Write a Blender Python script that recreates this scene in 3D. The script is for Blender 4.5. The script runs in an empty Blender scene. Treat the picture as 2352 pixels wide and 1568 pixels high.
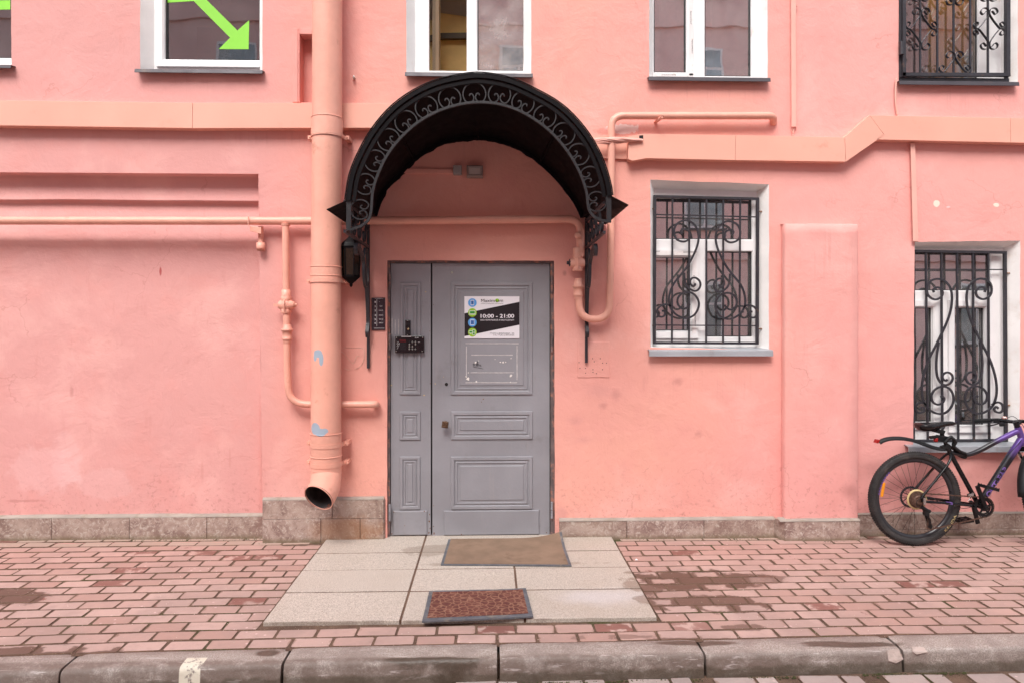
import bpy, bmesh, math, random
from math import sin, cos, pi, radians, atan, atan2, sqrt
from mathutils import Vector, Matrix, noise
from mathutils.geometry import delaunay_2d_cdt
random.seed(7)
S = bpy.context.scene
COL = S.collection

# ------------------------------------------------------------------ camera, sky, sun, exposure
F = 1568.0                       # focal length in units of a 2352 px wide picture
YAW = atan(48 / F)
CAMY, CAMZ = -5.227, 1.65
cam = bpy.data.cameras.new('camera'); camo = bpy.data.objects.new('camera', cam); COL.objects.link(camo)
camo.location = (0, CAMY, CAMZ); camo.rotation_euler = (radians(90), 0, -YAW)
cam.sensor_width = 36; cam.lens = F / 2352 * 36; cam.shift_y = -42 / 2352
cam.clip_start = .05; cam.clip_end = 500
S.camera = camo
w = bpy.data.worlds.new('World'); S.world = w; w.use_nodes = True
wn = w.node_tree.nodes; wl = w.node_tree.links
bg = wn['Background']; sky = wn.new('ShaderNodeTexSky'); sky.sky_type = 'NISHITA'; sky.sun_disc = False
SUN_EL, SUN_AZ = radians(52), radians(196)      # azimuth clockwise from +Y
sky.sun_elevation = SUN_EL; sky.sun_rotation = SUN_AZ
sky.air_density = 1.0; sky.dust_density = 3.0; sky.ozone_density = 1.0
hs = wn.new('ShaderNodeHueSaturation'); hs.inputs['Saturation'].default_value = .42
wl.new(sky.outputs[0], hs.inputs['Color']); wl.new(hs.outputs[0], bg.inputs[0]); bg.inputs[1].default_value = .15
sl = bpy.data.lights.new('sun', 'SUN'); sl.energy = 1.35; sl.angle = radians(30); sl.color = (1, .97, .93)
so = bpy.data.objects.new('sun', sl); COL.objects.link(so)
sd = Vector((sin(SUN_AZ) * cos(SUN_EL), cos(SUN_AZ) * cos(SUN_EL), sin(SUN_EL)))
so.rotation_euler = sd.to_track_quat('Z', 'Y').to_euler(); so.location = (-3, -6, 14)
S.view_settings.view_transform = 'Standard'; S.view_settings.look = 'None'
S.view_settings.exposure = 1.0; S.view_settings.gamma = 1

# ------------------------------------------------------------------ pixel -> place
def ray(u, v):
    a = (u - 1176) / F; b = (742 - v) / F
    return a * cos(YAW) + sin(YAW), cos(YAW) - a * sin(YAW), b
def P(u, v, d=0.0):              # point on the plane d metres in front of the wall
    dx, dy, b = ray(u, v); t = (-d - CAMY) / dy
    return Vector((dx * t, -d, CAMZ + b * t))
def G(u, v, z=0.0):              # point on the ground
    dx, dy, b = ray(u, v); t = (z - CAMZ) / b
    return Vector((dx * t, CAMY + dy * t, z))
def R(u0, v0, u1, v1, d=0.0):    # rectangle -> x0, x1, z0, z1
    a, b, c, e = P(u0, v0, d), P(u1, v0, d), P(u0, v1, d), P(u1, v1, d)
    return (a.x + c.x) / 2, (b.x + e.x) / 2, (c.z + e.z) / 2, (a.z + b.z) / 2

# ------------------------------------------------------------------ materials
MATS = {}
def newmat(name):
    m = bpy.data.materials.new(name); m.use_nodes = True
    nt = m.node_tree; b = nt.nodes['Principled BSDF']
    return m, nt, b
def N(nt, t, **k):
    n = nt.nodes.new(t)
    for a, b in k.items():
        if a in n.inputs: n.inputs[a].default_value = b
        else: setattr(n, a, b)
    return n
def L(nt, a, b): nt.links.new(a, b)
def wpos(nt): return N(nt, 'ShaderNodeNewGeometry').outputs['Position']
def opos(nt): return N(nt, 'ShaderNodeTexCoord').outputs['Object']
def noi(nt, vec, scale, detail=5, rough=.55, dist=0):
    n = N(nt, 'ShaderNodeTexNoise'); n.inputs['Scale'].default_value = scale; n.inputs['Detail'].default_value = detail
    n.inputs['Roughness'].default_value = rough; n.inputs['Distortion'].default_value = dist
    L(nt, vec, n.inputs['Vector']); return n.outputs['Fac']
def mrange(nt, val, a, b, c=0., d=1., smooth=True):
    n = N(nt, 'ShaderNodeMapRange'); n.interpolation_type = 'SMOOTHSTEP' if smooth else 'LINEAR'
    for k, x in zip(('From Min', 'From Max', 'To Min', 'To Max'), (a, b, c, d)): n.inputs[k].default_value = x
    L(nt, val, n.inputs['Value']); return n.outputs[0]
def mth(nt, op, a, b=None):
    n = N(nt, 'ShaderNodeMath'); n.operation = op
    for i, x in enumerate((a, b)):
        if x is None: continue
        if isinstance(x, (int, float)): n.inputs[i].default_value = x
        else: L(nt, x, n.inputs[i])
    return n.outputs[0]
def mixc(nt, fac, a, b, mode='MIX'):
    n = N(nt, 'ShaderNodeMix'); n.data_type = 'RGBA'; n.blend_type = mode
    if isinstance(fac, (int, float)): n.inputs[0].default_value = fac
    else: L(nt, fac, n.inputs[0])
    for i, x in ((6, a), (7, b)):
        if isinstance(x, tuple): n.inputs[i].default_value = (*x[:3], 1)
        else: L(nt, x, n.inputs[i])
    return n.outputs[2]
def bump(nt, b, h, strength=.3, dist=.01, prev=None):
    n = N(nt, 'ShaderNodeBump'); n.inputs['Strength'].default_value = strength; n.inputs['Distance'].default_value = dist
    L(nt, h, n.inputs['Height'])
    if prev is not None: L(nt, prev, n.inputs['Normal'])
    L(nt, n.outputs[0], b.inputs['Normal']); return n.outputs[0]
NC = {}
def blob(nt, pos, c, r, soft=.5, nz=.5, nscale=6, axes='XZ', rot=0):
    """soft-edged mask (1 inside) of an ellipse in the wall plane (XZ) or the ground plane (XY)"""
    mp = N(nt, 'ShaderNodeMapping'); mp.vector_type = 'POINT'
    if axes == 'XZ':
        s = (1 / r[0], 0, 1 / r[1]); l = (-c[0] / r[0], 0, -c[1] / r[1])
    else:
        s = (1 / r[0], 1 / r[1], 0); l = (-c[0] / r[0], -c[1] / r[1], 0)
    mp.inputs['Scale'].default_value = s; mp.inputs['Location'].default_value = l
    L(nt, pos, mp.inputs['Vector'])
    ln = N(nt, 'ShaderNodeVectorMath'); ln.operation = 'LENGTH'; L(nt, mp.outputs[0], ln.inputs[0])
    key = (0, (4, 8, 18)[0 if nscale < 6 else (1 if nscale < 13 else 2)])
    if (nt.as_pointer(), key[1]) not in NC: NC[(nt.as_pointer(), key[1])] = noi(nt, pos, key[1], 5, .62)
    n = NC[(nt.as_pointer(), key[1])]
    v = mth(nt, 'ADD', ln.outputs['Value'], mth(nt, 'MULTIPLY', mth(nt, 'SUBTRACT', n, .5), nz * 2))
    return mrange(nt, v, 1 - soft, 1 + soft * .2, 1, 0)
def pmat(name, col, rough=.6, var=.12, scale=4, bmp=.15, bscale=60, metal=0, dirt=None, dscale=3, dth=(.55, .75), spec=.5, coat=0, streak=None):
    if name in MATS: return MATS[name]
    m, nt, b = newmat(name); p = opos(nt)
    n = noi(nt, p, scale, 6)
    dark = tuple(c * (1 - var) for c in col); lite = tuple(min(1, c * (1 + var)) for c in col)
    c = mixc(nt, mrange(nt, n, .3, .7), dark, lite)
    if dirt:
        c = mixc(nt, mth(nt, 'MULTIPLY', mrange(nt, noi(nt, p, dscale, 8, .65), *dth), .85), c, dirt)
    if streak:
        mp = N(nt, 'ShaderNodeMapping'); mp.inputs['Scale'].default_value = (22, 22, 1.2); L(nt, p, mp.inputs['Vector'])
        c = mixc(nt, mth(nt, 'MULTIPLY', mrange(nt, noi(nt, mp.outputs[0], 1, 5, .6), .55, .75), .55), c, streak)
    L(nt, c, b.inputs['Base Color'])
    r = mrange(nt, noi(nt, p, scale * 3, 4), .3, .7, max(0, rough - .08), min(1, rough + .08)); L(nt, r, b.inputs['Roughness'])
    b.inputs['Metallic'].default_value = metal; b.inputs['Specular IOR Level'].default_value = spec
    if coat: b.inputs['Coat Weight'].default_value = coat
    if bmp: bump(nt, b, noi(nt, p, bscale, 4), bmp, .004)
    MATS[name] = m; return m

def plaster(name='pink_plaster'):
    m, nt, b = newmat(name); p = wpos(nt)
    base = (.79, .345, .325)
    c = mixc(nt, mrange(nt, noi(nt, p, .55, 4), .3, .7), (.785, .38, .305), (.755, .345, .30))
    sx0 = N(nt, 'ShaderNodeSeparateXYZ'); L(nt, p, sx0.inputs[0])
    # darker, pinker tone in the left bay, pinker in the far right bay
    lb = mrange(nt, mth(nt, 'ADD', sx0.outputs[0], mth(nt, 'MULTIPLY', noi(nt, p, 1.1, 4), .8)), -1.5, -.7, 1, 0)
    rb = mrange(nt, mth(nt, 'ADD', sx0.outputs[0], mth(nt, 'MULTIPLY', noi(nt, p, .9, 4), .8)), 1.9, 3.0, 0, 1)
    c = mixc(nt, mth(nt, 'MULTIPLY', lb, .8), c, (.64, .325, .31)); c = mixc(nt, mth(nt, 'MULTIPLY', rb, .6), c, (.755, .36, .345))
    c = mixc(nt, mth(nt, 'MULTIPLY', mrange(nt, noi(nt, p, 3.2, 7, .6), .48, .72), .35), c, (.70, .30, .265))
    c = mixc(nt, mth(nt, 'MULTIPLY', mrange(nt, noi(nt, p, 1.7, 7, .6), .5, .68), .35), c, (.83, .475, .43))
    # scuffs and run marks
    mp = N(nt, 'ShaderNodeMapping'); mp.inputs['Scale'].default_value = (7, 7, 1.4); L(nt, p, mp.inputs['Vector'])
    c = mixc(nt, mth(nt, 'MULTIPLY', mrange(nt, noi(nt, mp.outputs[0], 1, 8, .7), .58, .76), .45), c, (.55, .23, .20))
    # grime speckle rising from the plinth
    sx = N(nt, 'ShaderNodeSeparateXYZ'); L(nt, p, sx.inputs[0])
    low = mrange(nt, sx.outputs[2], .1, .75, 1, 0)
    sp = mrange(nt, noi(nt, p, 26, 8, .75), .52, .68)
    c = mixc(nt, mth(nt, 'MULTIPLY', mth(nt, 'MULTIPLY', low, sp), .55), c, (.34, .14, .12))
    dots = mrange(nt, noi(nt, p, 75, 3, .6), .72, .76)
    c = mixc(nt, mth(nt, 'MULTIPLY', dots, .3), c, (.3, .1, .09))
    # hairline cracks
    wv = N(nt, 'ShaderNodeTexVoronoi'); wv.feature = 'DISTANCE_TO_EDGE'; wv.inputs['Scale'].default_value = 1.3
    wn_ = N(nt, 'ShaderNodeTexNoise'); wn_.inputs['Scale'].default_value = 5; wn_.inputs['Detail'].default_value = 6; L(nt, p, wn_.inputs['Vector'])
    wa = N(nt, 'ShaderNodeVectorMath'); wa.operation = 'MULTIPLY_ADD'; L(nt, wn_.outputs['Color'], wa.inputs[0]); wa.inputs[1].default_value = (.35, .35, .35); L(nt, p, wa.inputs[2]); L(nt, wa.outputs[0], wv.inputs['Vector'])
    ck = mth(nt, 'MULTIPLY', mrange(nt, wv.outputs['Distance'], .002, .006, 1, 0), mrange(nt, noi(nt, p, 1.4, 3), .55, .62))
    c = mixc(nt, mth(nt, 'MULTIPLY', ck, .28), c, (.42, .17, .14))
    def sp_(u, v, ru, rv, col, amt, soft=.5, nz=.5, ns=6):
        nonlocal c
        q = P(u, v); mk = blob(nt, p, (q.x, q.z), (ru / 300, rv / 300), soft, nz, ns)
        c = mixc(nt, mth(nt, 'MULTIPLY', mk, amt), c, col)
    pale = (.83, .56, .56); dk = (.46, .19, .17); dkr = (.62, .29, .26)
    sp_(80, 1085, 85, 55, pale, .20, .3, .7); sp_(225, 1120, 70, 40, pale, .16, .3, .7); sp_(130, 1060, 40, 70, pale, .15, .3, .6)
    sp_(1938, 1120, 26, 22, dk, .6, .9, .2); sp_(142, 902, 6, 18, dk, .5, .8, .5)
    sp_(1558, 876, 16, 12, dk, .45, .8, .9, 30); sp_(1605, 995, 12, 10, dk, .4, .8, .9, 30)
    sp_(1378, 900, 40, 22, dkr, .4, .9, .9, 12); sp_(1415, 905, 16, 16, dk, .35, .9, .7, 14); sp_(1385, 930, 14, 10, dk, .4, .9, .7, 14)
    sp_(1320, 965, 22, 14, dkr, .4, .9, .8, 12); sp_(1340, 1010, 26, 14, dkr, .35, .9, .8, 12)
    sp_(1297, 628, 6, 8, dk, .7, .8, .5, 20);
    sp_(690, 900, 14, 26, dkr, .5, .9, .7, 10); sp_(640, 1090, 60, 40, dkr, .22, .9, .7, 8)
    sp_(1430, 297, 42, 12, (.80, .66, .62), .85, .12, .9, 14); sp_(1392, 302, 30, 9, (.5, .2, .17), .5, .3, .8, 20)
    sp_(1040, 355, 190, 3.2, dk, .0, .5, .6, 9)
    sp_(2151, 468, 8, 8, (.80, .72, .60), .9, .12, .35, 20); sp_(2288, 471, 7, 5, (.80, .72, .60), .9, .12, .6, 30); sp_(2178, 476, 5, 2, (.86, .6, .6), .8, .2, .5, 30)
    sp_(1880, 540, 60, 26, dkr, .3, .9, .7, 8); sp_(820, 250, 40, 60, dkr, .2, .9, 1.0, 5)
    sp_(870, 675, 40, 90, dkr, .2, .9, .6, 6); sp_(30, 1158, 55, 4, dk, .5, .5, .9, 18); sp_(1290, 1180, 14, 22, dkr, .5, .6, .6, 20)
    sp_(450, 1085, 5, 34, dkr, .6, .7, .6, 10); sp_(515, 1060, 3, 26, dkr, .6, .7, .8, 30); sp_(350, 620, 3, 12, (.4, .05, .05), .8, .5, .5, 40)
    ms_ = N(nt, 'ShaderNodeMapping'); ms_.inputs['Scale'].default_value = (34, 1, 1.6); L(nt, p, ms_.inputs['Vector']); dn = mrange(nt, noi(nt, ms_.outputs[0], 1, 5, .65), .50, .72)
    for (u, v, ru, rv) in ((455, 200, 150, 34), (1630, 212, 145, 30), (1075, 200, 160, 26), (2200, 230, 140, 34), (1630, 870, 145, 70), (1200, 320, 1400, 26), (1885, 600, 90, 90)):
        q = P(u, v); mk = blob(nt, p, (q.x, q.z), (ru / 300, rv / 300), .7, .3, 6)
        c = mixc(nt, mth(nt, 'MULTIPLY', mth(nt, 'MULTIPLY', mk, dn), .38), c, (.56, .25, .22))
    L(nt, c, b.inputs['Base Color']); b.inputs['Roughness'].default_value = .82; b.inputs['Specular IOR Level'].default_value = .3
    n1 = bump(nt, b, noi(nt, p, 2.6, 6, .6, .4), .5, .03)
    n2 = bump(nt, b, noi(nt, p, 14, 6, .6, .3), .35, .008, n1)
    bump(nt, b, noi(nt, p, 120, 5, .65), .4, .0022, n2)
    MATS[name] = m; return m

def m_plinth():
    m, nt, b = newmat('plinth_stone'); p = wpos(nt)
    oi = N(nt, 'ShaderNodeObjectInfo').outputs['Random']
    c = mixc(nt, mrange(nt, noi(nt, p, 5, 8, .7, 1.5), .35, .65), (.225, .14, .12), (.44, .335, .285))
    c = mixc(nt, mrange(nt, noi(nt, p, 20, 8, .75, 2), .5, .62), c, (.52, .44, .385))
    c = mixc(nt, mth(nt, 'MULTIPLY', mrange(nt, noi(nt, p, 34, 6, .75, 1), .55, .66), .7), c, (.15, .08, .065))
    c = mixc(nt, mth(nt, 'MULTIPLY', oi, .3), c, (.24, .17, .12))
    sx = N(nt, 'ShaderNodeSeparateXYZ'); L(nt, p, sx.inputs[0])
    low = mrange(nt, mth(nt, 'ADD', sx.outputs[2], mth(nt, 'MULTIPLY', noi(nt, p, 9, 5), .05)), .02, .07, 1, 0)
    c = mixc(nt, mth(nt, 'MULTIPLY', low, .75), c, (.15, .11, .055))
    q = P(800, 1215); c = mixc(nt, mth(nt, 'MULTIPLY', blob(nt, p, (q.x, q.z), (.32, .12), .6, .5, 8), .5), c, (.40, .19, .08))
    L(nt, c, b.inputs['Base Color']); b.inputs['Roughness'].default_value = .65
    bump(nt, b, noi(nt, p, 45, 6, .7), .6, .005)
    MATS['plinth'] = m; return m

def ground_dirt(nt, p, c, rough_in, wetcol, extra=()):
    pass

WET = [  # (u, v, half width, half height in metres, strength)
    (1600, 1332, .48, .17, .95), (1480, 1350, .14, .10, .8), (1640, 1385, .34, .13, .9), (1540, 1385, .20, .10, .85), (1750, 1330, .22, .07, .7), (1700, 1440, .14, .04, .7),
    (20, 1370, .26, .14, .95), (60, 1495, .5, .05, .9), (690, 1250, .16, .035, .9), (760, 1437, .5, .03, .55), (1150, 1432, .7, .022, .55),
    (1000, 1268, .22, .12, .6), (1170, 1300, .6, .035, .55), (1600, 1470, .3, .035, .8), (1400, 1462, .25, .03, .5), (1920, 1480, .22, .04, .85)]
def stain(nt, p, c, wetc, dark=.9, ns=7, gate=None):
    tot = None
    for (u, v, a, bb, s) in WET:
        g = G(u, v); mk = mth(nt, 'MULTIPLY', blob(nt, p, (g.x, g.y), (a, bb), .16, .95, ns, 'XY'), s)
        tot = mk if tot is None else mth(nt, 'MAXIMUM', tot, mk)
    if gate is not None: tot = mth(nt, 'MULTIPLY', tot, gate)
    return mixc(nt, mth(nt, 'MULTIPLY', tot, dark), c, wetc), tot

def m_brick(name, base, alt, wet, stains=True):
    m, nt, b = newmat(name); p = wpos(nt)
    at = N(nt, 'ShaderNodeAttribute'); at.attribute_name = 'rnd'
    rn = mth(nt, 'FRACT', mth(nt, 'ADD', N(nt, 'ShaderNodeObjectInfo').outputs['Random'], at.outputs['Fac']))
    c = mixc(nt, rn, base, alt)
    r2 = mth(nt, 'FRACT', mth(nt, 'MULTIPLY', rn, 17.3))
    c = mixc(nt, mth(nt, 'MULTIPLY', mrange(nt, r2, .6, 1), .45), c, tuple(x * 1.22 for x in base))
    c = mixc(nt, mth(nt, 'MULTIPLY', mrange(nt, noi(nt, p, 2.2, 6, .6), .4, .65), .55), c, tuple(x * .66 for x in base))
    c = mixc(nt, mth(nt, 'MULTIPLY', mrange(nt, noi(nt, p, 14, 8, .7), .45, .7), .35), c, tuple(x * .62 for x in base))
    # redder towards the wall, greyer where feet and tyres pass
    sx = N(nt, 'ShaderNodeSeparateXYZ'); L(nt, p, sx.inputs[0])
    if stains:
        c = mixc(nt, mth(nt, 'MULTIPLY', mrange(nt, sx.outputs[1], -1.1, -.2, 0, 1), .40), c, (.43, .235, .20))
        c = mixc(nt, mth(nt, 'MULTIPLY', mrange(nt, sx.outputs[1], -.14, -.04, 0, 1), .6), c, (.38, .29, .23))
    # paint drops and scratches
    vo = N(nt, 'ShaderNodeTexVoronoi'); vo.inputs['Scale'].default_value = 19; L(nt, p, vo.inputs['Vector'])
    dr = mth(nt, 'MULTIPLY', mrange(nt, vo.outputs['Distance'], .10, .17, 1, 0), mrange(nt, noi(nt, p, 2.0, 3), .53, .62))
    c = mixc(nt, mth(nt, 'MULTIPLY', dr, .6), c, (.72, .52, .5))
    mp = N(nt, 'ShaderNodeMapping'); mp.inputs['Scale'].default_value = (10, 160, 1); mp.inputs['Rotation'].default_value = (0, 0, .5); L(nt, p, mp.inputs['Vector'])
    c = mixc(nt, mth(nt, 'MULTIPLY', mrange(nt, noi(nt, mp.outputs[0], 1, 3, .6), .66, .72), .5), c, (.6, .46, .43))
    c = mixc(nt, mth(nt, 'MULTIPLY', mrange(nt, noi(nt, p, 260, 2), .6, .75), .3), c, (.16, .08, .07))
    rough = None
    # odd damp brick
    d = mth(nt, 'MULTIPLY', mrange(nt, r2, .955, .96), mrange(nt, noi(nt, p, 9, 4, .6), .42, .5))
    ob = N(nt, 'ShaderNodeSeparateXYZ'); L(nt, opos(nt), ob.inputs[0])
    ed = mth(nt, 'MAXIMUM', mth(nt, 'DIVIDE', mth(nt, 'ABSOLUTE', ob.outputs[0]), .103), mth(nt, 'DIVIDE', mth(nt, 'ABSOLUTE', ob.outputs[1]), .0508))
    own = mrange(nt, at.outputs['Fac'], 0, .0001, 1, 0)     # 1 on single bricks, 0 on the joined rows
    en = noi(nt, p, 16, 6, .65)
    em = mth(nt, 'MULTIPLY', mrange(nt, mth(nt, 'ADD', ed, mth(nt, 'MULTIPLY', mth(nt, 'SUBTRACT', en, .5), .75)), .88, 1.0), own)
    em = mth(nt, 'MULTIPLY', em, mrange(nt, noi(nt, p, 1.3, 4, .6), .40, .60, .15, 1))
    c = mixc(nt, mth(nt, 'MULTIPLY', em, .75), c, (.19, .105, .072))
    if stains:
        d = mth(nt, 'MAXIMUM', d, mrange(nt, noi(nt, p, 5.3, 5, .6), .685, .70))
        c = mixc(nt, mth(nt, 'MULTIPLY', d, .8), c, (.17, .055, .04))
        gate = mth(nt, 'MAXIMUM', mth(nt, 'MAXIMUM', mrange(nt, mth(nt, 'ADD', ed, mth(nt, 'MULTIPLY', mth(nt, 'SUBTRACT', en, .5), 1.1)), .55, .72), mrange(nt, r2, .42, .44)), mth(nt, 'SUBTRACT', 1, own))
        c, t = stain(nt, p, c, wet, .95, gate=gate)
        d = mth(nt, 'MAXIMUM', d, t)
    rough = mrange(nt, d, 0, 1, .78, .45); L(nt, rough, b.inputs['Roughness'])
    L(nt, c, b.inputs['Base Color'])
    n1 = bump(nt, b, noi(nt, p, 30, 5, .6), .35, .006); bump(nt, b, noi(nt, p, 220, 3), .35, .0015, n1)
    MATS[name] = m; return m

def m_mortar():
    m, nt, b = newmat('joint_sand'); p = wpos(nt)
    c = mixc(nt, mrange(nt, noi(nt, p, 7, 7, .7), .35, .65), (.085, .046, .031), (.15, .088, .058))
    c = mixc(nt, mrange(nt, noi(nt, p, 1.8, 5, .6), .56, .66), c, (.055, .048, .014))
    c = mixc(nt, mth(nt, 'MULTIPLY', mrange(nt, noi(nt, p, 180, 3), .55, .7), .6), c, (.30, .22, .15))
    L(nt, c, b.inputs['Base Color']); b.inputs['Roughness'].default_value = .95
    bump(nt, b, noi(nt, p, 120, 5, .7), .8, .006); MATS['mortar'] = m; return m

def m_slab():
    m, nt, b = newmat('granite_slab'); p = wpos(nt); oi = N(nt, 'ShaderNodeObjectInfo').outputs['Random']
    c = mixc(nt, oi, (.54, .47, .405), (.62, .54, .47))
    c = mixc(nt, mrange(nt, noi(nt, p, 190, 3, .7), .4, .62), (.33, .28, .24), c)
    c = mixc(nt, mth(nt, 'MULTIPLY', mrange(nt, noi(nt, p, 330, 2, .6), .6, .68), .55), c, (.72, .66, .6))
    c = mixc(nt, mth(nt, 'MULTIPLY', mrange(nt, noi(nt, p, 2.0, 6, .6), .42, .7), .4), c, (.40, .33, .27))
    g = G(1500, 1375); c = mixc(nt, mth(nt, 'MULTIPLY', blob(nt, p, (g.x - .3, g.y), (.35, .16), .9, .5, 5, 'XY'), .3), c, (.66, .66, .72))
    c, t = stain(nt, p, c, (.17, .12, .085), .7, 9)
    L(nt, c, b.inputs['Base Color']); L(nt, mrange(nt, t, 0, 1, .75, .5), b.inputs['Roughness'])
    bump(nt, b, noi(nt, p, 160, 4, .6), .35, .002); MATS['slab'] = m; return m

def m_kerb():
    m, nt, b = newmat('kerb_granite'); p = wpos(nt); oi = N(nt, 'ShaderNodeObjectInfo').outputs['Random']
    c = mixc(nt, oi, (.42, .37, .335), (.48, .42, .38))
    c = mixc(nt, mrange(nt, noi(nt, p, 150, 3, .7), .4, .62), (.27, .22, .19), c)
    sx = N(nt, 'ShaderNodeSeparateXYZ'); L(nt, p, sx.inputs[0])
    c = mixc(nt, mth(nt, 'MULTIPLY', mrange(nt, noi(nt, p, 4, 8, .7), .42, .60), .6), c, (.22, .175, .155))
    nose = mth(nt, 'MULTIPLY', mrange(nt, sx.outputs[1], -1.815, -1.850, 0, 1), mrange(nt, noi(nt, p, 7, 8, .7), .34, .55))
    c = mixc(nt, mth(nt, 'MULTIPLY', nose, .85), c, (.155, .112, .092))  # grime, plus the shade of the front face put into its colour
    mp = N(nt, 'ShaderNodeMapping'); mp.inputs['Scale'].default_value = (5, 60, 30); mp.inputs['Rotation'].default_value = (0, 0, .35); L(nt, p, mp.inputs['Vector'])
    c = mixc(nt, mth(nt, 'MULTIPLY', mrange(nt, noi(nt, mp.outputs[0], 1, 4, .7), .60, .68), .5), c, (.58, .52, .5))
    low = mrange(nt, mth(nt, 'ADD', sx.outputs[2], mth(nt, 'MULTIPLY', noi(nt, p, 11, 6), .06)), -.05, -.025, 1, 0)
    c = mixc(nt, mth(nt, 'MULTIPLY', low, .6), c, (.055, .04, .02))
    t = None
    for (u, v, a, bb) in ((615, 1498, .07, .035), (970, 1512, .24, .022), (1030, 1524, .16, .02), (1600, 1476, .24, .03), (1960, 1478, .3, .03), (1890, 1474, .15, .02), (30, 1500, .2, .02)):
        g = G(u, v); mk = blob(nt, p, (g.x, max(g.y, -1.862)), (a, bb), .35, .55, 9, 'XY'); t = mk if t is None else mth(nt, 'MAXIMUM', t, mk)
    c = mixc(nt, mth(nt, 'MULTIPLY', t, .85), c, (.06, .042, .028))
    g = G(435, 1530); w1 = mth(nt, 'MULTIPLY', mrange(nt, sx.outputs[0], g.x - .052, g.x - .048), mrange(nt, sx.outputs[0], g.x + .048, g.x + .052, 1, 0))
    w1 = mth(nt, 'MULTIPLY', w1, mth(nt, 'MULTIPLY', mrange(nt, sx.outputs[1], -1.80, -1.815), mrange(nt, noi(nt, p, 28, 7, .7), .38, .48)))
    c = mixc(nt, w1, c, (.66, .61, .50))
    L(nt, c, b.inputs['Base Color']); L(nt, mrange(nt, t, 0, 1, .62, .4), b.inputs['Roughness'])
    n1 = bump(nt, b, noi(nt, p, 12, 7, .65), .7, .014); bump(nt, b, noi(nt, p, 130, 4, .6), .4, .002, n1); MATS['kerb'] = m; return m

def m_glass(name, tint, refl, dust=.06):
    m, nt, b = newmat(name); nt.nodes.remove(b); out = nt.nodes['Material Output']; p = wpos(nt)
    tr = N(nt, 'ShaderNodeBsdfTransparent'); tr.inputs[0].default_value = (*tint, 1)
    gl = N(nt, 'ShaderNodeBsdfGlossy'); gl.inputs['Roughness'].default_value = .012; gl.inputs[0].default_value = (.96, .98, 1, 1)
    bp = N(nt, 'ShaderNodeBump'); bp.inputs['Strength'].default_value = .05; bp.inputs['Distance'].default_value = .02; L(nt, noi(nt, p, 2.2, 2), bp.inputs['Height']); L(nt, bp.outputs[0], gl.inputs['Normal'])
    df = N(nt, 'ShaderNodeBsdfDiffuse'); df.inputs[0].default_value = (.55, .5, .48, 1)
    lw = N(nt, 'ShaderNodeLayerWeight'); lw.inputs[0].default_value = .35
    mx = N(nt, 'ShaderNodeMixShader'); L(nt, mrange(nt, lw.outputs['Facing'], 0, 1, refl, .9, False), mx.inputs[0]); L(nt, tr.outputs[0], mx.inputs[1]); L(nt, gl.outputs[0], mx.inputs[2])
    m2 = N(nt, 'ShaderNodeMixShader'); d = mth(nt, 'MULTIPLY', mrange(nt, noi(nt, p, 3.5, 7, .7), .3, .8), dust * 2)
    L(nt, mth(nt, 'ADD', d, mth(nt, 'MULTIPLY', mrange(nt, noi(nt, p, 60, 4, .7), .68, .74), .25)), m2.inputs[0]); L(nt, mx.outputs[0], m2.inputs[1]); L(nt, df.outputs[0], m2.inputs[2]); L(nt, m2.outputs[0], out.inputs[0])
    MATS[name] = m; return m

M_PL = plaster()
M_PLINTH = m_plinth()
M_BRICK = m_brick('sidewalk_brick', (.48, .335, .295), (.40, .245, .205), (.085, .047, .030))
M_ROADB = m_brick('road_brick', (.43, .34, .31), (.36, .28, .26), (.2, .12, .1), False)
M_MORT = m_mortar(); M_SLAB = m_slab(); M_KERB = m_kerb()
M_GLASS = m_glass('window_glass', (.88, .89, .88), .54, .09)
M_GLASSD = m_glass('dark_window_glass', (.5, .5, .52), .22, .03)
M_GLASSC = m_glass('clear_window_glass', (.97, .97, .96), .11, .02)
M_GLASSM = m_glass('milky_window_glass', (.85, .85, .85), .42, .30)
M_PIPE = pmat('peach_pipe_paint', (.77, .375, .285), .45, .09, 3, .6, 30, dirt=(.50, .21, .14), dscale=6, dth=(.58, .78))
M_DUCT = pmat('peach_sheet_metal', (.77, .385, .295), .5, .06, 1.2, .9, 2.6, dirt=(.60, .28, .20), dscale=4, dth=(.60, .8))
M_COND = pmat('pink_conduit_paint', (.78, .41, .34), .6, .06, 3, .2, 30, dirt=(.5, .2, .17), dscale=8, dth=(.62, .8))
M_WHITE = pmat('white_frame_plastic', (.80, .79, .79), .38, .04, 3, .06, 40, dirt=(.50, .40, .33), dscale=5, dth=(.60, .8))
M_REVEAL = pmat('white_painted_reveal', (.86, .84, .82), .75, .05, 3, .5, 25, dirt=(.66, .55, .46), dscale=4, dth=(.56, .8))
M_SILL = pmat('grey_sill_metal', (.065, .058, .066), .45, .08, 4, .08, 20, metal=.3, dirt=(.12, .09, .08), dscale=7)
M_SILLL = pmat('light_sill_metal', (.36, .375, .40), .45, .08, 4, .08, 20, metal=.3, dirt=(.25, .2, .17), dscale=7)
M_IRON = pmat('grey_wrought_iron', (.026, .024, .030), .45, .2, 12, .5, 70, dirt=(.10, .06, .045), dscale=14, dth=(.62, .72))
M_BLACK = pmat('black_canopy_paint', (.0055, .0045, .0055), .55, .25, 5, .2, 30, spec=.12)
M_LATT = pmat('canopy_lattice_paint', (.010, .0095, .012), .5, .15, 14, .4, 80)
M_DOOR = pmat('grey_door_paint', (.265, .260, .282), .42, .09, 2.2, .25, 60, dirt=(.175, .16, .16), dscale=3.5, dth=(.56, .80), streak=(.30, .28, .29))
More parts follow.
